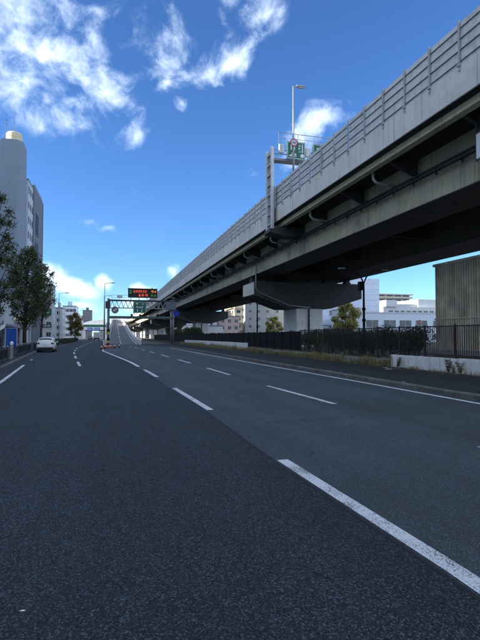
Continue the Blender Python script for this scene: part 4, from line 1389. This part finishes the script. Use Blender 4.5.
# buildings further along the left side
def plain_block(name, label, x0, x1, y0, y1, h, m, floors, cols_, face='y-', w=1.2, hh=1.2, roof=True, pane='glass_mid', side=True):
    b = root(name, label, 'building', ((x0 + x1) / 2, (y0 + y1) / 2, 0))
    part('wall', MB().box(x0, x1, y0, y1, -.05, h), m, b)
    if roof:
        part('roof_parapet', MB().box(x0 - .08, x1 + .08, y0 - .08, y1 + .08, h + .001, h + .35), 'wall_slab', b)
        part('roof_house', MB().box(x0 + (x1 - x0) * .35, x0 + (x1 - x0) * .65, y0 + 2, y0 + 6, h + .351, h + 2.4), m, b)
    st = (h - 1.2) / floors
    sp = []
    if cols_:
        cw = (x1 - x0) / cols_
        sp = [(x0 + cw * (i + .5) - w / 2, 1.6 + st * k) for k in range(floors) for i in range(cols_)]
        win_grid(b, 'y-', sp, w, hh, .05, y0, 'frame_light', pane)
    if side:
        n = max(1, int((y1 - y0) / 4.5))
        cw = (y1 - y0) / n
        f = 'x+' if (x0 + x1) < 0 else 'x-'
        win_grid(b, f, [(y0 + cw * (i + .5) - w / 2, 1.6 + st * k) for k in range(floors) for i in range(n)], w, hh, .05, x1 if f == 'x+' else x0, 'frame_light', pane)
    return b
b2 = plain_block('corner_office', 'narrow white office block with green signs beyond the street trees', -27, -15.6, 150, 156, 16.4, 'wall_white', 5, 5)
for z0, z1, x0, x1, lab in ((8.0, 9.6, -17.6, -16.0, 'square green shop sign high on the white office block'), (4.3, 5.1, -18.4, -15.9, 'wide green shop sign low on the white office block')):
    s = root('green_shop_sign', lab, 'sign', ((x0 + x1) / 2, 149.8, z0))
    part('board', MB().box(x0, x1, 149.7, 149.93, z0, z1), 'sign_green', s, bev=.02)
    part('mark', glyphs(MB(), x0 + .2, x1 - .2, z0 + .15, z1 - .15, 149.68, 2, int(z0)), 'sign_white', s)
plain_block('slim_block', 'slim grey block with dark window column, left of the flat topped block', -20.2, -17.4, 200, 214, 12.6, 'wall_far', 4, 1, w=1.0, hh=1.3, pane='glass_dark')
plain_block('flat_top_block', 'far flat topped pale block behind the autumn tree', -20.0, -14.2, 232, 250, 15.2, 'wall_bluewhite', 5, 4)
plain_block('low_far_block', 'low pale building right of the flat topped block', -14.0, -11.8, 236, 250, 9.2, 'wall_white', 3, 2, w=.7)
plain_block('dark_far_block', 'farthest dark roofed block above the overpass', -19.5, -12.6, 400, 416, 22.0, 'wall_slab', 7, 4)
plain_block('pale_far_block', 'farthest pale low block left of the dark one', -26.0, -20.0, 402, 416, 17.5, 'wall_far', 5, 4)
# unseen street rows, sized to shade road and viaduct; near ones white for bounce
for i, (x0, x1, y0, y1, h, m, lab) in enumerate((
        (-36, -16.2, -76, -27.2, 24.5, 'wall_white', 'unseen pale street block farthest behind the viewer on the left'),
        (-36, -16.2, -27, 12, 26, 'wall_white', 'unseen white street block beside the viewer on the left'),
        (-36, -16.2, 12.3, 59, 27, 'wall_white', 'unseen off white street block just outside the left edge'),
        (-60, -33, 59.3, 124, 30.5, 'wall_grey', 'tall grey block added unseen for shade in the second row behind the low shops'),
        (-72, -44, 124.5, 205, 34.5, 'wall_slab', 'long slab block added unseen for shade in the second row behind the tower block'))):
    plain_block('unseen_block', lab, x0, x1, y0, y1, h, m, 10, 0, w=1.8, hh=1.4)

# overpass across the side road, far ahead
OP = root('far_overpass', 'pale overpass with a green fence crossing the side road far ahead', 'overpass', (-9, 268, 0))
part('deck', MB().box(-34, -.9, 264, 274, 4.9, 6.4), 'concrete_white', OP, bev=.05)
part('underside', MB().box(-34, -.95, 264.2, 273.8, 4.6, 4.89), 'steel_under', OP)
part('abutment', MB().box(-19, -11.4, 263.6, 274.4, -.05, 4.59), 'concrete_white', OP)
part('abutment', MB().box(-2.2, -1.0, 263.6, 274.4, -.05, 4.59), 'concrete_white', OP)
part('green_fence', MB().box(-12.4, -1.0, 264.02, 264.1, 6.401, 7.7), 'net_green', OP)
part('noise_wall', MB().prism([(-13.5, 6.41), (-13.5, 8.6), (-9, 10.0), (-1, 10.8), (-1, 6.41)], 'y', 272.0, 272.4), 'wall_white', OP)
for x, lab in ((-10.4, 'blue overhead road sign on the far overpass, left one'), (-6.8, 'blue overhead road sign on the far overpass, right one')):
    s = root('blue_road_sign', lab, 'road sign', (x + 1, 263.4, 4.4))
    part('board', MB().box(x, x + 2.6, 263.4, 263.5, 4.3, 6.1), 'sign_cyan_blue', s, bev=.02)
    part('mark', glyphs(MB(), x + .3, x + 2.3, 4.6, 5.8, 263.38, 3, int(abs(x)), 2), 'sign_white', s)
    part('bracket', MB().box(x + .4, x + .6, 263.51, 263.99, 5.0, 5.2).box(x + 2.0, x + 2.2, 263.51, 263.99, 5.0, 5.2), 'galv', s)

# right-hand background beyond the viaduct
AP = root('grey_apartment_block', 'grey apartment block with a cream balcony end seen under the expressway', 'building', (59, 187, .42))
part('wall', MB().box(51.0, 67.5, 178, 196.6, .4, 22.5), 'wall_grey', AP)
part('balcony_wing', MB().box(47.5, 50.99, 181, 196.6, .4, 22.5), 'wall_cream', AP)
win_grid(AP, 'y-', [(a, 2.9 * k + 2.0) for k in range(7) for a in (52.5, 56.0, 59.6, 63.6)], 1.1, 1.2, .06, 178, 'frame_light', 'glass_dark')
for k in range(7):
    z = .9 + 2.9 * k
    bl = part('balcony', MB().box(46.4, 47.49, 182, 195, z, z + .14).box(46.4, 46.5, 182, 195, z + .141, z + 1.15).box(46.501, 47.49, 182, 182.1, z + .141, z + 1.15), 'wall_cream', AP)
    for ya in (183, 187.2):
        part('window', MB().box(47.46, 47.495, ya, ya + 2.2, z + .2, z + 2.2), 'glass_dark', bl)
    f = part('window', MB().box(48.3, 50.0, 180.96, 180.998, z + 1.0, z + 2.3), 'frame_light', AP)
    part('pane', MB().box(48.4, 49.9, 180.92, 180.958, z + 1.1, z + 2.2), 'glass_dark', f)
    part('balcony_front', MB().box(47.52, 50.6, 180.2, 180.3, z, z + 1.0).box(47.52, 50.6, 180.31, 180.99, z, z + .12), 'wall_cream', bl)
plain_block('white_side_block', 'bright white block edge just left of the white pier', 67.8, 76, 170, 184, 19, 'wall_white', 6, 2)
plain_block('pink_house', 'pink walled low house under the expressway left of the apartments', 38.5, 46.0, 168, 180, 8.6, 'wall_pink', 3, 3)
plain_block('pale_shed', 'pale flat roofed shed left of the pink house', 33.0, 38.0, 160, 172, 5.0, 'wall_white', 1, 2)
BB = root('pale_blue_building', 'large pale blue panelled building behind the yellow tree', 'building', (54, 118, .42))
part('wall', MB().box(48.5, 67.6, 110, 126, .4, 16.2), 'wall_bluewhite', BB)
pb = None
for k in range(11):
    z = .9 + 1.42 * k
    if pb is None:
        pb = part('panel', MB().box(48.45, 67.65, 109.94, 109.998, z, z + 1.38), 'wall_bluewhite', BB, bev=.02)
    else:
        again(pb, BB, (0, 0, 1.42 * k))
win_grid(BB, 'y-', [(a, 6.9) for a in (53.5, 55.9)], 2.0, 1.2, .14, 109.94, 'frame_light', 'glass_mid')
part('entrance', MB().box(48.4, 51.2, 104, 109.9, .4, 5.6), 'wall_white', BB, bev=.03)
part('entrance_door', MB().box(49.0, 50.4, 103.9, 103.998, .4, 3.4), 'glass_dark', BB)
part('canopy_sign', MB().box(48.3, 51.3, 103.8, 103.99, 4.3, 5.1), 'wall_bluewhite', BB)
WB = root('low_blue_wing', 'long two storey pale blue wing with three wide windows', 'building', (60, 96, .42))
part('wall', MB().box(50.6, 78, 90, 102, .4, 6.55), 'wall_bluewhite', WB)
part('parapet', MB().box(50.5, 78.1, 89.9, 102.1, 6.551, 6.8), 'wall_white', WB)
win_grid(WB, 'y-', [(52.2, 3.5), (56.4, 3.5), (60.2, 3.5), (64.2, 3.5), (68.6, 3.5), (73, 3.5)], 2.8, 1.55, .07, 90, 'frame_light', 'glass_mid')
win_grid(WB, 'y-', [(52.2, .9), (56.4, .9), (60.2, .9), (64.2, .9), (68.6, .9), (73, .9)], 2.8, 1.3, .07, 90, 'frame_light', 'glass_mid')
WW = root('white_gable_block', 'white sunlit block right behind the yellow tree', 'building', (49.2, 93, .42))
part('wall', MB().box(48.2, 50.4, 89.2, 98, .4, 7.4), 'wall_white', WW)
part('roof_cap', MB().box(48.1, 50.5, 89.1, 98.1, 7.401, 7.6), 'wall_pink', WW)
win_grid(WW, 'y-', [(48.8, 3.8)], .9, 1.1, .06, 89.2, 'frame_light', 'glass_mid')
FB = root('far_apartment_block', 'far beige apartment block with banded balconies above the pale wing', 'building', (198, 306, 0))
part('wall', MB().box(183, 209, 300, 314, 0, 31), 'wall_far', FB)
part('roof', MB().box(182.5, 211.5, 299, 314.5, 31.001, 31.6), 'wall_cream', FB)
for k in range(10):
    z = 1.5 + 3.0 * k
    bl = part('balcony', MB().box(183, 210.5, 298.4, 299.99, z, z + .25).box(183, 210.5, 298.4, 298.55, z + .251, z + 1.2), 'wall_cream', FB)
    for xa in (184, 190.5, 197, 203.5):
        part('window', MB().box(xa, xa + 4.8, 299.93, 299.99, z + .4, z + 2.4), 'glass_dark', bl)
RB = root('stepped_white_block', 'white stepped roof block left of the ribbed wall', 'building', (170, 215, 0))
part('wall', MB().box(125, 185, 200, 230, 0, 15.6), 'wall_white', RB)
part('roof_house', MB().box(126, 132, 199.0, 215, 15.601, 18.6), 'wall_white', RB)
part('roof_house', MB().box(145.5, 168, 202, 224, 15.601, 19.6), 'wall_white', RB, bev=.05)
part('roof_house', MB().box(133, 145, 203, 220, 15.601, 17.2), 'wall_far', RB)
win_grid(RB, 'y-', [(128 + 3.2 * i, 12.6) for i in range(15)], 2.2, 1.2, .08, 200, 'frame_light', 'glass_mid')
sp = root('red_round_sign', 'small red and white sign on a pole before the pale wing', 'road sign', (42.0, 58, .42))
part('pole', MB().tube([(42.0, 58.06, .42), (42.0, 58.06, 4.0)], .05, 8), 'galv', sp)
part('plate', MB().disc_y((41.9, 57.9, 3.65), .27, .05), 'sign_red', sp)
part('bar', MB().box(41.74, 42.06, 57.88, 57.898, 3.61, 3.69), 'sign_white', sp)

# town beyond the viaduct, seen low between the piers
town = [(22, 34, 300, 318, 9, 'wall_grey', 'far grey house seen low between the farthest piers'),
        (36, 52, 262, 280, 7.5, 'wall_white', 'far white workshop low behind the black board fence'),
        (14, 24, 440, 455, 14, 'wall_far', 'far grey block at the vanishing end of the expressway'),
        (-8, 10, 470, 486, 12, 'wall_grey', 'farthest grey block straight ahead behind the ramp'),
        (56, 78, 330, 350, 12, 'wall_far', 'far pale block behind the workshop'),
        (28, 50, 420, 440, 13, 'wall_white', 'far white block right of the vanishing end of the expressway')]
for x0, x1, y0, y1, h, m, lab in town:
    plain_block('town_block', lab, x0, x1, y0, y1, h, m, max(2, int(h / 3)), 4)
for i, (x, y, h, lab) in enumerate(((17.5, 98, 2.6, 'dark bush behind the fence just left of the right gantry post'), (18.5, 108, 2.9, 'dark bush behind the fence, second left of the gantry post'), (17, 118, 2.6, 'dark bush behind the fence, farthest left of the gantry post'), (20, 135, 4.5, 'dark shrubby tree between the far piers'), (20, 160, 4.5, 'farther dark shrubby tree between the far piers'))):
    tree('yard_bush', lab, (x, y, .42), h, 2.2, .3, 9, 2600, .17, 'leaf_dark', 300 + i, .08, cat='bush', shape=2.2)

# ------------------------------------------------------------------ vehicles
def car(label, loc, rot, paint, group=None, s=1.0):
    """hatchback built along +Y (rear at y=0), lofted body with cabin, wheels, lights"""
    o = root('parked_car', label, 'car', (0, 0, 0), group)
    W = .86
    prof = [  # y, sill z, belt z, half width, roof z, roof half width
        (0.00, .42, .80, .70, .82, .60), (0.05, .30, .95, .80, .98, .66), (0.22, .26, 1.02, .85, 1.28, .62), (0.55, .24, 1.02, W, 1.47, .62),
        (1.10, .22, 1.00, W, 1.55, .63), (1.9, .22, .98, W, 1.55, .63), (2.6, .22, .96, W, 1.46, .60), (3.25, .22, .95, .86, 1.02, .62),
        (3.9, .24, .86, .84, .90, .64), (4.25, .30, .72, .76, .76, .58), (4.38, .42, .60, .62, .63, .5)]
    mb = MB()
    n = None
    for y, zs, zb, hw, zr, rw in prof:
        half = [(hw * .86, zs), (hw * .98, zs + .12), (hw, (zs + zb) / 2 + .02), (hw * .985, zb - .06), (hw * .94, zb), (rw + (hw - rw) * .18, zr - .08), (rw * .86, zr - .01), (0, zr + .015)]
        ring = [(-x, y, z) for x, z in half] + [(x, y, z) for x, z in reversed(half[:-1])]
        if n is None:
            n = len(ring)
            mb.v += ring
        else:
            k = len(mb.v)
            mb.v += ring
            for i in range(n):
                j = (i + 1) % n
                mb.f.append((k - n + i, k - n + j, k + j, k + i))
    mb.f.append(tuple(range(n)))
    mb.f.append(tuple(len(mb.v) - n + i for i in range(n)))
    body = part('body', mb, paint, o, smooth=True)
    # rear glass, side glass, windscreen set just outside the shell
    part('rear_window', MB().add([(-.66, .125, 1.03), (.66, .125, 1.03), (.57, .345, 1.41), (-.57, .345, 1.41)], [(0, 1, 2, 3)]), 'glass_car', o, fix=False).location.y -= .02
    part('spoiler', MB().box(-.58, .58, .22, .50, 1.455, 1.50), paint, o, bev=.015)
    for sx in (-1, 1):
        part('side_window', MB().add([(sx * .865, .75, 1.04), (sx * .865, 2.75, 1.02), (sx * .70, 2.30, 1.44), (sx * .70, .85, 1.46)], [(0, 1, 2, 3)]), 'glass_car', o, fix=False)
        tl = part('tail_light', MB().prism([(sx * .50, .86), (sx * .80, .84), (sx * .82, 1.0), (sx * .55, 1.0)], 'y', -.005, .09), 'tail_red', o, bev=.01)
        part('mirror', MB().box(sx * .98 - .09, sx * .98 + .09, 2.75, 2.85, .98, 1.12), paint, o, bev=.03)
        for y in (.78, 3.48):
            w = part('wheel', MB().tube([(sx * .66, y, .31), (sx * .86, y, .31)], .31, 20), 'rubber', o)
            part('rim', MB().tube([(sx * .80, y, .31), (sx * .868, y, .31)], .20, 14), 'alloy', w)
    part('bumper', MB().box(-.74, .74, -.05, .12, .30, .50), 'car_black', o, bev=.03)
    part('bumper_cover', MB().box(-.76, .76, -.035, .10, .501, .70), paint, o, bev=.04)
    part('number_plate', MB().box(-.17, .17, -.055, -.02, .73, .88), 'sign_white', o, bev=.005)
    part('underbody', MB().box(-.72, .72, .3, 4.1, .16, .30), 'car_black', o)
    o.location = loc
    o.rotation_euler = (0, 0, rot)
    o.scale = (s, s, s)
    return o
car('white hatchback seen from behind by the left kerb', (-6.28, 53.6, 0), R(2.5), 'car_paint').scale = (1.04, 1.0, 1.0)
c2 = car('small far dark car left of the white truck near the overpass', (-7.0, 205, 0), 0, 'wall_slab')
c2.name = 'far_car'

def truck(label, loc):
    o = root('box_truck', label, 'truck', (0, 0, 0))
    part('cargo_box', MB().box(-1.15, 1.15, 0, 4.6, .95, 3.2), 'sign_white', o, bev=.03)
    for xa in (-1.08, .01):
        part('rear_door', MB().box(xa, xa + 1.07, -.03, -.001, 1.02, 3.1), 'frame_light', o)
    part('chassis', MB().box(-.9, .9, .1, 6.3, .55, .94), 'car_black', o)
    part('cab', MB().prism([(4.75, .7), (4.75, 2.35), (5.9, 2.35), (6.4, 1.5), (6.4, .7)], 'x', -1.0, 1.0), 'sign_white', o, bev=.05)
    for sx in (-1, 1):
        for y in (1.2, 5.6):
            part('wheel', MB().tube([(sx * .7, y, .42), (sx * 1.0, y, .42)], .42, 18), 'rubber', o)
        part('tail_light', MB().box(sx * .9 - .15, sx * .9 + .15, -.05, -.001, .72, .9), 'tail_red', o)
    part('rear_bumper', MB().box(-1.05, 1.05, -.06, .09, .48, .68), 'car_black', o)
    o.location = loc
truck('white box truck far ahead on the side road under the overpass', (-4.3, 196, 0))
